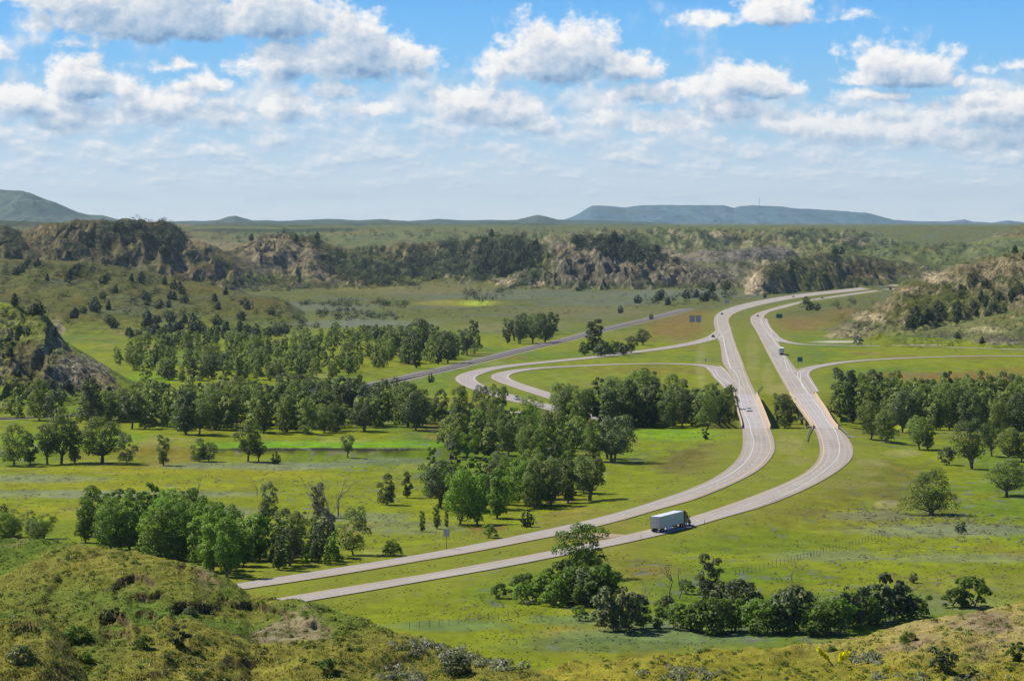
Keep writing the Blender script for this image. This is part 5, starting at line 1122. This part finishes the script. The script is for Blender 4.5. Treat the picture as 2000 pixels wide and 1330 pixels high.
for i, (px, py) in enumerate([(1376,1025.5),(1252,1056)]): 
    p = base_hit(px, py); e = empty('marker_post', tuple(p)); tag(e, ('thin delineator post on the verge ahead of the semi truck', 'thin delineator post on the verge behind the semi truck')[i], 'post'); MB().box(-.05, .05, -.02, .02, -.2, 1.5).build('shaft', WOODP, e); MB().box(-.055, .055, -.03, .03, 1.25, 1.45).build('reflector', SWHT, e)
# radio mast on the long mesa
loc, nrm, ob = hit(1483, 406)
if loc is not None:
    e = empty('radio_mast', tuple(loc)); tag(e, 'thin lattice radio mast on top of the long mesa', 'mast'); m_ = MB(); Hm = 62.
    for k in range(3): a = k * 2.094; m_.cyl((math.cos(a) * 2.2, math.sin(a) * 2.2, -3), (math.cos(a) * 1.2, math.sin(a) * 1.2, Hm), .45, 5)
    for z in range(0, 60, 4):
        r_ = 2.2 - z / Hm; 
        for k in range(3): a = k * 2.094; b = a + 2.094; m_.cyl((math.cos(a) * r_, math.sin(a) * r_, z), (math.cos(b) * r_, math.sin(b) * r_, z + 4), .25, 4)
    m_.build('lattice', GALV, e); MB().cyl((0, 0, Hm), (0, 0, Hm + 14), .5, 6, .15).build('aerial', GALV, e); MB().box(-5, 3, 5, 11, -2, 4).build('hut', GREYC, e)
# silver bush at the foot of the right ridge
p = base_hit(1675, 674); put_tree(BUSH, 'silver_bush', p, 20 * p.y / F, 'pale silvery round bush at the foot of the right ridge', None, 0, 0, 'bush', 1.1)
for c in scene.objects[-1].children if False else []: pass
so = [o for o in scene.objects if o.name == 'silver_bush'][0]
for c in so.children:
    if c.name.startswith('foliage'): c.data = c.data.copy(); c.data.materials[0] = L_SIL

# ------------------------------------------------------------------ vehicles (forward = +x)
def paint(name, col, rough=.35): return plain(name, col, rough, 0, .04, 2, .5)
P_WHITE = paint('white_paint', (.74, .75, .75)); P_TRAIL = plain('trailer_white', (.60, .595, .565), .6, 0, .06, 1.2, .4); P_BLACK = paint('black_paint', (.018, .018, .022)); P_RED = paint('red_paint', (.32, .025, .02)); P_BLUE = paint('blue_paint', (.035, .06, .16)); P_GREY = paint('grey_paint', (.09, .09, .10)); P_MAROON = paint('maroon_paint', (.09, .02, .02)); P_SILV = paint('silver_paint', (.40, .41, .42)); P_PURP = paint('dark_purple_paint', (.05, .035, .09))
GLASS = plain('dark_glass', (.012, .015, .018), .08, 0, .02, 1, .8); TYRE = plain('tyre_rubber', (.016, .016, .016), .9); RIM = plain('wheel_rim', (.45, .45, .46), .35, .7); LAMPR = plain('tail_lamp', (.35, .01, .01), .3); LAMPW = plain('head_lamp', (.75, .74, .7), .2); CHROME = plain('bright_metal', (.6, .6, .6), .2, .9, .03); ALU = plain('aluminium', (.52, .53, .54), .4, .6, .06); CHASS = plain('black_chassis', (.03, .03, .03), .8)
def wheel(par, x, y, r, w_):
    o = MB().wheel(x, y, r, r, w_).build('wheel', TYRE, par, True); MB().cyl((x, y - w_ * .53, r), (x, y + w_ * .53, r), r * .58, 14).build('rim', RIM, o)
def make_semi():
    e = empty('semi_truck', (0, 0, 0)); L = 16.0; x0 = -11.0; x1 = x0 + L
    tr = MB().box(x0, x1, -1.3, 1.3, 1.15, 4.05, .04).build('trailer', P_TRAIL, e)
    MB().box(x0 - .03, x1 + .02, -1.33, 1.33, 3.98, 4.09, .02).build('roof', P_WHITE, tr)
    m_ = MB()
    for k in range(27): x = x0 + .5 + k * .58; m_.box(x, x + .05, -1.325, -1.302, 1.25, 3.95); m_.box(x, x + .05, 1.302, 1.325, 1.25, 3.95)
    m_.build('side_rib', P_TRAIL, tr); 
    for s_ in (-1, 1):
        MB().box(x0 + .1, x1 - .05, s_ * 1.30 - .02, s_ * 1.30 + .035 * s_ + .0, 1.02, 1.2).build('side_rail', ALU, tr)
        d = MB().box(x0 - .05, x0 - .004, min(.03 * s_, 1.22 * s_), max(.03 * s_, 1.22 * s_), 1.25, 3.92, .01).build('rear_door', plain('door_grey', (.56, .55, .52), .5, 0, .08) if s_ < 0 else P_TRAIL, tr)
        m_ = MB()
        for y in (.35, .85): m_.cyl((x0 - .085, s_ * y, 1.2), (x0 - .085, s_ * y, 3.9), .03, 6)
        m_.build('lock_rod', CHROME, d)
        MB().box(x0 - .04, x0 + .02, min(1.23 * s_, 1.31 * s_), max(1.23 * s_, 1.31 * s_), 1.1, 4.0).build('corner_post', plain('corner_bronze', (.22, .14, .08), .5), tr)
        MB().box(x0 - .06, x0 - .01, min(.75 * s_, 1.15 * s_), max(.75 * s_, 1.15 * s_), 1.0, 1.13).build('tail_light', LAMPR, tr)
        MB().box(x0 + 4.2, x0 + 8.2, s_ * 1.24 - .03, s_ * 1.24 + .03, .36, 1.0).build('skirt_panel', P_WHITE, tr)
        MB().box(x0 + .12, x0 + .2, min(.55 * s_, 1.1 * s_), max(.55 * s_, 1.1 * s_), .25, .85).build('mud_flap', P_WHITE if s_ < 0 else CHASS, tr)
        MB().box(x1 - 3.4, x1 - 3.2, s_ * .8 - .08, s_ * .8 + .08, .3, 1.15).build('landing_leg', CHASS, tr)
    MB().box(x0 + .2, x1, -.5, .5, .85, 1.14).build('frame_rail', CHASS, tr); MB().box(x0 - .02, x0 + .1, -1.15, 1.15, .5, .62).box(x0, x0 + .1, -.7, -.6, .6, 1.15).box(x0, x0 + .1, .6, .7, .6, 1.15).build('underride_bar', CHASS, tr)
    for x in (x0 + 1.6, x0 + 2.9, x1 - 1.2, x1 + .2):
        for s_ in (-1, 1): wheel(e, x, s_ * 1.0, .5, .55)
    # tractor
    MB().box(x1 - 2.2, x1 + 6.0, -.45, .45, .65, .95).build('chassis', CHASS, e)
    X = x1 + .9
    def ring(x, wd, z0, z1, ch=.14): return [(x, -wd, z0), (x, wd, z0), (x, wd, z1 - ch), (x, wd - ch, z1), (x, -wd + ch, z1), (x, -wd, z1 - ch)]
    cab = MB().loft([ring(X, 1.22, .75, 4.0), ring(X + .9, 1.22, .75, 4.0), ring(X + 1.9, 1.2, .75, 3.45), ring(X + 2.7, 1.12, .75, 2.75), ring(X + 3.25, 1.08, .75, 1.95)]).build('cab', P_BLACK, e)
    MB().loft([ring(X + 3.25, 1.0, .7, 1.92, .2), ring(X + 4.6, .88, .7, 1.68, .25), ring(X + 5.0, .8, .7, 1.5, .3)]).build('hood', P_BLACK, e)
    MB().hull([(X + 2.75, -1.0, 2.70), (X + 2.75, 1.0, 2.70), (X + 3.27, -.98, 2.0), (X + 3.27, .98, 2.0), (X + 2.82, -1.0, 2.72), (X + 2.82, 1.0, 2.72), (X + 3.33, -.98, 2.02), (X + 3.33, .98, 2.02)]).build('windscreen', GLASS, cab)
    for s_ in (-1, 1):
        MB().box(X + 2.0, X + 2.75, s_ * 1.15 - .06, s_ * 1.15 + .06, 1.95, 2.6).build('side_window', GLASS, cab)
        MB().box(X + 2.95, X + 3.05, s_ * 1.42 - .13, s_ * 1.42 + .13, 1.85, 2.55, .03).build('mirror', CHROME, cab)
        MB().cyl((X - .1, s_ * 1.05, .72), (X + 1.6, s_ * 1.05, .72), .33, 12).build('fuel_tank', CHROME, e); MB().cyl((X - .15, s_ * .95, 1.2), (X - .15, s_ * .95, 4.15), .08, 8).build('exhaust_stack', CHROME, e)
        MB().box(X + 3.5, X + 4.75, min(.72 * s_, 1.18 * s_), max(.72 * s_, 1.18 * s_), 1.0, 1.25, .08).build('fender', P_BLACK, e)
        MB().box(X + 4.85, X + 5.02, min(.6 * s_, .95 * s_), max(.6 * s_, .95 * s_), .95, 1.2, .03).build('headlight', LAMPW, e)
        wheel(e, X + 4.15, s_ * 1.0, .5, .36)
    MB().box(X + 4.98, X + 5.2, -1.15, 1.15, .35, .78, .06).build('bumper', CHROME, e); MB().box(X + 5.0, X + 5.06, -.5, .5, .82, 1.42).build('grille', CHROME, e)
    return e
def make_car(name, body, kind='car'):
    e = empty(name, (0, 0, 0)); hw = .92
    if kind == 'car': prof = [(-2.25, .40, .82), (-2.2, .30, .98), (-1.3, .24, 1.0), (.9, .24, .94), (2.0, .26, .80), (2.25, .36, .62)]; cab = [(-1.75, 1.0), (-1.1, 1.42), (.25, 1.45), (1.05, .96)]
    elif kind == 'pickup': prof = [(-2.75, .45, 1.05), (-2.7, .40, 1.10), (-.6, .38, 1.12), (1.2, .38, 1.14), (2.5, .40, 1.05), (2.75, .5, .85)]; cab = [(-.75, 1.12), (-.6, 1.78), (.55, 1.80), (1.35, 1.14)]
    else: prof = [(-2.35, .42, 1.0), (-2.3, .34, 1.08), (-1.3, .28, 1.1), (.9, .28, 1.06), (2.1, .3, .95), (2.35, .42, .75)]; cab = [(-2.25, 1.08), (-1.95, 1.68), (.3, 1.72), (1.15, 1.06)]
    MB().loft([[(x, -hw, z0 + .06), (x, -hw + .1, z0), (x, hw - .1, z0), (x, hw, z0 + .06), (x, hw, z1 - .12), (x, hw - .1, z1), (x, -hw + .1, z1), (x, -hw, z1 - .12)] for x, z0, z1 in prof]).build('body', body, e)
    (xa, za), (xb, zb_), (xc, zc), (xd, zd) = cab
    MB().hull([(xa, -.82, za - .03), (xa, .82, za - .03), (xd, -.82, zd - .03), (xd, .82, zd - .03), (xb, -.66, zb_ - .06), (xb, .66, zb_ - .06), (xc, -.66, zc - .06), (xc, .66, zc - .06)]).build('window_band', GLASS, e)
    MB().hull([(xb - .1, -.66, zb_ - .05), (xb - .1, .66, zb_ - .05), (xc + .1, -.66, zc - .05), (xc + .1, .66, zc - .05), (xb + .1, -.58, zb_ + .02), (xb + .1, .58, zb_ + .02), (xc - .05, -.58, zc + .02), (xc - .05, .58, zc + .02)]).build('roof', body, e)
    wb = prof[-1][0] * .62; r = .33 if kind == 'car' else .39
    for x in (-wb, wb):
        for s_ in (-1, 1): wheel(e, x, s_ * (hw - .1), r, .24)
    for s_ in (-1, 1):
        MB().box(prof[-1][0] - .12, prof[-1][0] + .02, s_ * .62 - .17, s_ * .62 + .17, prof[-1][2] - .12, prof[-1][2] + .04, .02).build('headlight', LAMPW, e); MB().box(prof[0][0] - .02, prof[0][0] + .1, s_ * .66 - .14, s_ * .66 + .14, prof[0][2] - .16, prof[0][2] - .02, .02).build('tail_light', LAMPR, e)
    return e
def make_lorry(body):
    e = empty('dump_truck', (0, 0, 0)); MB().box(-4.2, 4.0, -.45, .45, .7, 1.0).build('chassis', CHASS, e)
    MB().hull([(x, y, z) for x, z in ((-4.4, 1.3), (1.0, 1.3), (-4.6, 3.1), (1.2, 3.3)) for y in (-1.25, 1.25)]).build('tipper_body', body, e)
    MB().hull([(1.4, -1.15, .8), (1.4, 1.15, .8), (1.4, -1.1, 3.0), (1.4, 1.1, 3.0), (2.5, -1.1, 2.95), (2.5, 1.1, 2.95), (3.0, -1.15, 1.9), (3.0, 1.15, 1.9), (3.0, -1.15, .8), (3.0, 1.15, .8)]).build('cab', body, e)
    MB().box(2.99, 4.4, -.85, .85, .8, 1.75, .12).build('hood', body, e); MB().hull([(2.55, -1, 2.85), (2.55, 1, 2.85), (3.04, -1.02, 1.95), (3.04, 1.02, 1.95), (2.62, -1, 2.87), (2.62, 1, 2.87), (3.1, -1.02, 1.97), (3.1, 1.02, 1.97)]).build('windscreen', GLASS, e)
    for x in (-3.4, -2.1, 3.7):
        for s_ in (-1, 1): wheel(e, x, s_ * .98, .52, .5)
    MB().box(4.38, 4.55, -1.1, 1.1, .4, .8, .05).build('bumper', CHROME, e)
    return e
def place(e, px, py, C, sgn, z=.02):
    x, y = P0(px, py); i = int(((C - np.array((x, y))) ** 2).sum(1).argmin()); a, b = C[max(i - 3, 0)], C[min(i + 3, len(C) - 1)]; t = (b - a) * sgn
    e.location = (float(x), float(y), z); e.rotation_euler = (0, 0, math.atan2(t[1], t[0])); return e
semi = place(tag(make_semi(), 'semi truck with long white trailer and black cab on the near highway', 'truck'), 1311.5, 1032, E_C, 1)
s2 = place(dup(semi, (0, 0, 0), 0, 'white-backed trailer truck driving away past the right exit', 'truck'), 1526, 692, E_C, 1)
place(tag(make_car('parked_car' if False else 'car', P_WHITE), 'white car with dark windows crossing the left bridge', 'car'), 1463, 803, W_C, -1)
car = [o for o in scene.objects if o.name == 'car'][0]
place(dup(car, (0, 0, 0), 0, 'small dark car coming round the far bend on the left lanes', 'car', None, {'white_paint': P_BLACK}), 1410, 614.5, W_C, -1)
place(dup(car, (0, 0, 0), 0, 'dark maroon car at the far bend on the right lanes', 'car', None, {'white_paint': P_MAROON}), 1480, 618.5, E_C, 1)
place(dup(car, (0, 0, 0), 0, 'dark blue car on the far left lanes below the rock-faced butte', 'car', None, {'white_paint': P_BLUE}), 1549.5, 580.5, W_C, -1)
place(dup(car, (0, 0, 0), 0, 'dark red car on the far right lanes below the rock-faced butte', 'car', None, {'white_paint': P_MAROON}), 1606, 583, E_C, 1)
suv = make_car('car', P_PURP, 'suv'); place(tag(suv, 'dark purple car turning onto the upper left ramp', 'car'), 1393, 659, A_C, -1 if A_C[0, 1] > A_C[-1, 1] else 1)
place(dup(suv, (0, 0, 0), 0, 'dark car near the red truck where the highway vanishes', 'car', None, {'dark_purple_paint': P_GREY}), 1724, 560.5, W_C, -1)
pk = make_car('pickup_truck', P_SILV, 'pickup'); place(tag(pk, 'silver-grey pickup truck on the loop ramp between the trees', 'pickup'), 1009, 780.5, A_C, 1)
place(tag(make_lorry(P_RED), 'red truck on the far right lanes where the highway vanishes', 'truck'), 1739, 566, E_C, 1)
# ------------------------------------------------------------------ sun, sky, air
EXPO = .2
SUN_AZ = R(-62); SUN_EL = R(51)      # azimuth measured from straight ahead, negative = left
sd = Vector((math.sin(SUN_AZ) * math.cos(SUN_EL), math.cos(SUN_AZ) * math.cos(SUN_EL), math.sin(SUN_EL)))
ld = bpy.data.lights.new('sun', 'SUN'); ld.energy = 5.0; ld.angle = R(.53); ld.color = (1, .955, .86)
lo = bpy.data.objects.new('sun', ld); COL.objects.link(lo); lo.rotation_euler = sd.to_track_quat('Z', 'Y').to_euler()
w = bpy.data.worlds.new('World'); scene.world = w; w.use_nodes = True
T = NT(w.node_tree); bg = w.node_tree.nodes['Background']
def lin(r, g, b):
    f = lambda c: (c / 255 / 12.92) if c <= 10 else ((c / 255 + .055) / 1.055) ** 2.4
    return (f(r), f(g), f(b))
STR = .10
KS = 1 / (2 ** EXPO) / STR
def skyc(r, g, b): c = lin(r, g, b); return (c[0] * KS, c[1] * KS, c[2] * KS, 1)
sky = T.new('ShaderNodeTexSky', sky_type='NISHITA'); sky.sun_disc = False
sky.sun_elevation = SUN_EL; sky.sun_rotation = SUN_AZ; sky.altitude = 700; sky.air_density = 1.0; sky.dust_density = .4; sky.ozone_density = 3.0
dirv = T.vm('NORMALIZE', T.new('ShaderNodeTexCoord').outputs['Generated'])
sp_ = T.new('ShaderNodeSeparateXYZ'); T.put(sp_.inputs[0], dirv)
az = T.m('ARCTAN2', sp_.outputs[0], sp_.outputs[1]); el = T.m('ARCSINE', sp_.outputs[2])
U = T.m('MULTIPLY', az, 56.0); V = T.m('MULTIPLY', el, 56.0)          # units of 1/56 radian
cx = T.new('ShaderNodeCombineXYZ'); T.put(cx.inputs[0], U); T.put(cx.inputs[1], V)
UV = cx.outputs[0]
ramp = T.new('ShaderNodeValToRGB'); ramp.color_ramp.interpolation = 'B_SPLINE'
T.put(ramp.inputs[0], T.m('MULTIPLY', T.m('MAXIMUM', V, 0.0), 1 / 20.0))
els = ramp.color_ramp.elements
stops = [(0.0, (240,246,249)), (.03, (222,234,243)), (.075, (176,211,238)), (.12, (138,199,242)), (.17, (112,190,250)), (.22, (96,181,250)), (.4, (56,128,214)), (1.0, (26,66,132))]
els[0].position = 0; els[1].position = 1
for p, c in stops[1:-1]: els.new(p)
for e, (p, c) in zip(els, stops): e.position = p; e.color = tuple(v / KS for v in skyc(*c)[:3]) + (1,)
blue = T.mix(1.0, ramp.outputs[0], (KS, KS, KS, 1), 'MULTIPLY')
blue = T.mix(.12, blue, sky.outputs[0])

# cumulus field, a reusable group: position in the sky -> density
CL = [(330,60,270,120,26,1.0),(525,58,165,110,26,1.0),(190,18,150,70,26,.9),(60,8,130,30,10,.55),
 (690,128,150,80,34,.95),(700,70,60,62,40,.8),(560,132,110,52,34,.85),(790,128,72,46,32,.85),
 (170,172,95,66,26,.95),(245,180,60,40,20,.7),(2,118,46,46,12,.8),(158,94,46,22,14,.5),(345,136,60,20,12,.5),
 (1085,134,120,106,34,1.0),(1150,120,70,84,34,.9),(1215,138,80,48,26,.85),(985,136,66,42,36,.8),
 (1440,176,110,58,24,1.0),(1500,184,84,40,16,.85),(1250,188,90,28,22,.8),(1360,182,70,34,20,.7),
 (1720,158,90,80,16,.95),(1790,160,90,74,14,.95),(1860,164,60,24,12,.6),(1700,192,76,18,12,.7),
 (1930,234,120,56,22,1.0),(1980,226,70,54,20,.9),
 (1515,44,84,60,14,.9),(1390,46,84,22,14,.65),(1650,36,44,16,12,.4),(1910,140,40,16,12,.45),(1990,130,40,14,10,.45),
 (920,206,80,50,34,.95),(990,222,84,44,30,.85),(1050,246,60,30,18,.7),(870,196,40,32,24,.7),
 (60,206,120,40,34,.9),(150,232,110,36,30,.8),(310,214,110,46,30,.85),(400,172,70,30,22,.8),(420,222,80,36,26,.75),(560,214,90,40,30,.8),(650,176,60,24,16,.7),(740,216,60,24,14,.65),
 (1560,246,90,30,24,.8),(1650,258,110,42,30,.9),(1760,262,90,44,26,.85),(1870,276,130,36,26,.85),(1960,282,80,34,24,.8),(1300,246,110,30,24,.75),(1180,236,70,24,18,.65),(1420,222,90,34,22,.8)]
ng = bpy.data.node_groups.new('cumulus', 'ShaderNodeTree')
ng.interface.new_socket('P', in_out='INPUT', socket_type='NodeSocketVector'); ng.interface.new_socket('D', in_out='OUTPUT', socket_type='NodeSocketFloat')
gi = ng.nodes.new('NodeGroupInput'); go = ng.nodes.new('NodeGroupOutput'); g_ = NT(ng)
p = gi.outputs[0]
wn = g_.new('ShaderNodeTexNoise'); g_.put(wn.inputs['Vector'], p); wn.inputs['Scale'].default_value = 1.5; wn.inputs['Detail'].default_value = 3
pw = g_.vm('ADD', p, g_.vm('MULTIPLY', g_.vm('SUBTRACT', wn.outputs['Color'], (.5, .5, .5)), (.55, .34, 0)))
F_ = None
for (x, y, a, bt, bb, st) in CL:
    q = g_.vm('SUBTRACT', pw, ((x - 1000) / 100, (HZ - y) / 100, 0))
    q = g_.vm('MAXIMUM', g_.vm('MULTIPLY', q, (100 / a, 100 / bt, 0)), g_.vm('MULTIPLY', q, (100 / a, -100 / bb, 0)))
    d = g_.m('MULTIPLY', g_.m('SUBTRACT', 1.12, g_.vm('LENGTH', q)), st)
    F_ = d if F_ is None else g_.m('MAXIMUM', F_, d)
nb = g_.noise(p, 1.9, 6, .58, .2); nb2 = g_.noise(g_.vm('MULTIPLY', p, (1, 1.5, 1)), 6.0, 3, .62)
dens = g_.m('ADD', g_.m('ADD', g_.m('MULTIPLY', g_.m('MAXIMUM', F_, -.6), .95), g_.m('MULTIPLY', g_.m('SUBTRACT', nb, .5), 1.45)), g_.m('MULTIPLY', g_.m('SUBTRACT', nb2, .5), .45))
g_.put(go.inputs[0], dens)
def cum(off):
    n = T.new('ShaderNodeGroup'); n.node_tree = ng
    T.put(n.inputs[0], UV if off is None else T.vm('ADD', UV, (off[0], off[1], 0)))
    return n.outputs[0]
D0 = cum(None); D1 = cum((-.09, .13)); D2 = cum((-.24, .44)); 
alpha = T.mr(D0, -.02, .46, 0, 1, True)
# light reaching this part of the cloud through what lies towards the sun
occ = T.m('ADD', T.m('MULTIPLY', T.m('MAXIMUM', D1, 0.0), .5), T.m('MULTIPLY', T.m('MAXIMUM', D2, 0.0), 1.25))
lit = T.m('POWER', 2.718, T.m('MULTIPLY', occ, -1.0))
lit = T.m('ADD', lit, T.m('MULTIPLY', T.m('SUBTRACT', D0, D1), .42), None, True)
cr = T.new('ShaderNodeValToRGB'); T.put(cr.inputs[0], lit)
ce = cr.color_ramp.elements; ce[0].position = 0; ce[1].position = 1
cs = [(0, (122,156,196)), (.22, (164,190,217)), (.48, (204,216,230)), (.75, (240,240,242)), (1, (255,253,250))]
for q in cs[1:-1]: ce.new(q[0])
for e, (q, c) in zip(ce, cs): e.position = q; e.color = tuple(v / KS for v in skyc(*c)[:3]) + (1,)
ccol = T.mix(1.0, cr.outputs[0], (KS, KS, KS, 1), 'MULTIPLY')
# broken layer of distant cloud low over the horizon, flattened by perspective
inv = T.m('DIVIDE', 1.0, T.m('ADD', T.m('MAXIMUM', V, 0.0), .55))
cl = T.new('ShaderNodeCombineXYZ'); lv = T.m('MULTIPLY', T.m('LOGARITHM', T.m('ADD', T.m('MAXIMUM', V, 0.0), .35), 2.71828), 3.4); T.put(cl.inputs[0], T.m('MULTIPLY', U, .95)); T.put(cl.inputs[1], lv)
l1 = T.noise(cl.outputs[0], .95, 7, .54, .1)
cl2 = T.new('ShaderNodeCombineXYZ'); T.put(cl2.inputs[0], T.m('ADD', T.m('MULTIPLY', U, .95), -.06)); T.put(cl2.inputs[1], T.m('ADD', lv, .16))
l2 = T.noise(cl2.outputs[0], .95, 7, .54, .1)
cov = T.m('MULTIPLY', T.mr(V, .25, 1.1, 0, 1, True), T.mr(V, 2.2, 3.3, 1, 0, True))
thr = T.mr(cov, 0, 1, .62, .42)
la = T.m('MULTIPLY', T.mr(T.m('SUBTRACT', l1, thr), -.08, .20, 0, 1, True), T.mr(V, .2, 1.5, .42, .9, True))
ll = T.m('ADD', .55, T.m('MULTIPLY', T.m('SUBTRACT', l1, l2), 3.6), None, True)
lcol = T.mix(ll, skyc(164,195,224), skyc(246,246,247))
thin = T.m('MULTIPLY', T.m('MULTIPLY', T.mr(T.noise(T.vm('MULTIPLY', UV, (.5, 2.6, 1)), 1.3, 6, .6), .45, .75, 0, 1, True), .55), T.mr(V, 2.0, 3.4, 1, 0, True))
c = T.mix(thin, blue, skyc(205,219,232))
c = T.mix(la, c, lcol)
hz = T.mr(V, .9, 2.6, .42, 0, True)   # nearer the horizon the clouds sink into pale air
c = T.mix(alpha, c, T.mix(hz, ccol, skyc(196,214,230)))
T.put(bg.inputs['Color'], c); bg.inputs['Strength'].default_value = STR
# the cloud field only fills the part of the sky ahead; the rest is clear
bg2 = T.new('ShaderNodeBackground'); T.put(bg2.inputs['Color'], blue); bg2.inputs['Strength'].default_value = STR
ahead = T.m('MULTIPLY', T.m('MULTIPLY', T.m('LESS_THAN', T.m('ABSOLUTE', U), 15.0), T.m('LESS_THAN', V, 6.5)), T.m('GREATER_THAN', V, -.4))
ms = T.new('ShaderNodeMixShader'); T.put(ms.inputs[0], ahead); T.l.new(bg2.outputs[0], ms.inputs[1]); T.l.new(bg.outputs[0], ms.inputs[2])
T.l.new(ms.outputs[0], w.node_tree.nodes['World Output'].inputs['Surface'])
w.cycles.sampling_method = 'MANUAL'; w.cycles.sample_map_resolution = 256
scene.view_settings.view_transform = 'Standard'; scene.view_settings.look = 'None'; scene.view_settings.gamma = 1; scene.view_settings.exposure = EXPO
# the air between the near valley and the far mesas
ZT = 420.0
bm = bmesh.new(); bmesh.ops.create_cube(bm, size=1.0)
for v in bm.verts: v.co = Vector((v.co.x * 36000, v.co.y * 36400 + 17900, (v.co.z + .5) * (ZT + 40) - 40))
hm = bpy.data.meshes.new('haze'); bm.to_mesh(hm); bm.free()
mh = bpy.data.materials.new('haze'); mh.use_nodes = True; nt = mh.node_tree; nt.nodes.remove(nt.nodes['Principled BSDF'])
pv = nt.nodes.new('ShaderNodeVolumePrincipled'); pv.inputs['Density'].default_value = 1.9e-5; pv.inputs['Color'].default_value = (.62, .85, 1.0, 1); pv.inputs['Anisotropy'].default_value = .25
nt.links.new(pv.outputs[0], nt.nodes['Material Output'].inputs['Volume'])
pv.inputs['Density Attribute'].default_value = ''; mh.cycles.homogeneous_volume = True; mh.cycles.volume_sampling = 'DISTANCE'
hm.materials.append(mh)
ho = link('haze', hm); tag(ho, 'pale blue air over the far mesas', 'haze', None, 'stuff')
scene.cycles.use_denoising = True
scene.cycles.max_bounces = 4; scene.cycles.diffuse_bounces = 2; scene.cycles.glossy_bounces = 1; scene.cycles.transmission_bounces = 2; scene.cycles.transparent_max_bounces = 4; scene.cycles.volume_bounces = 0
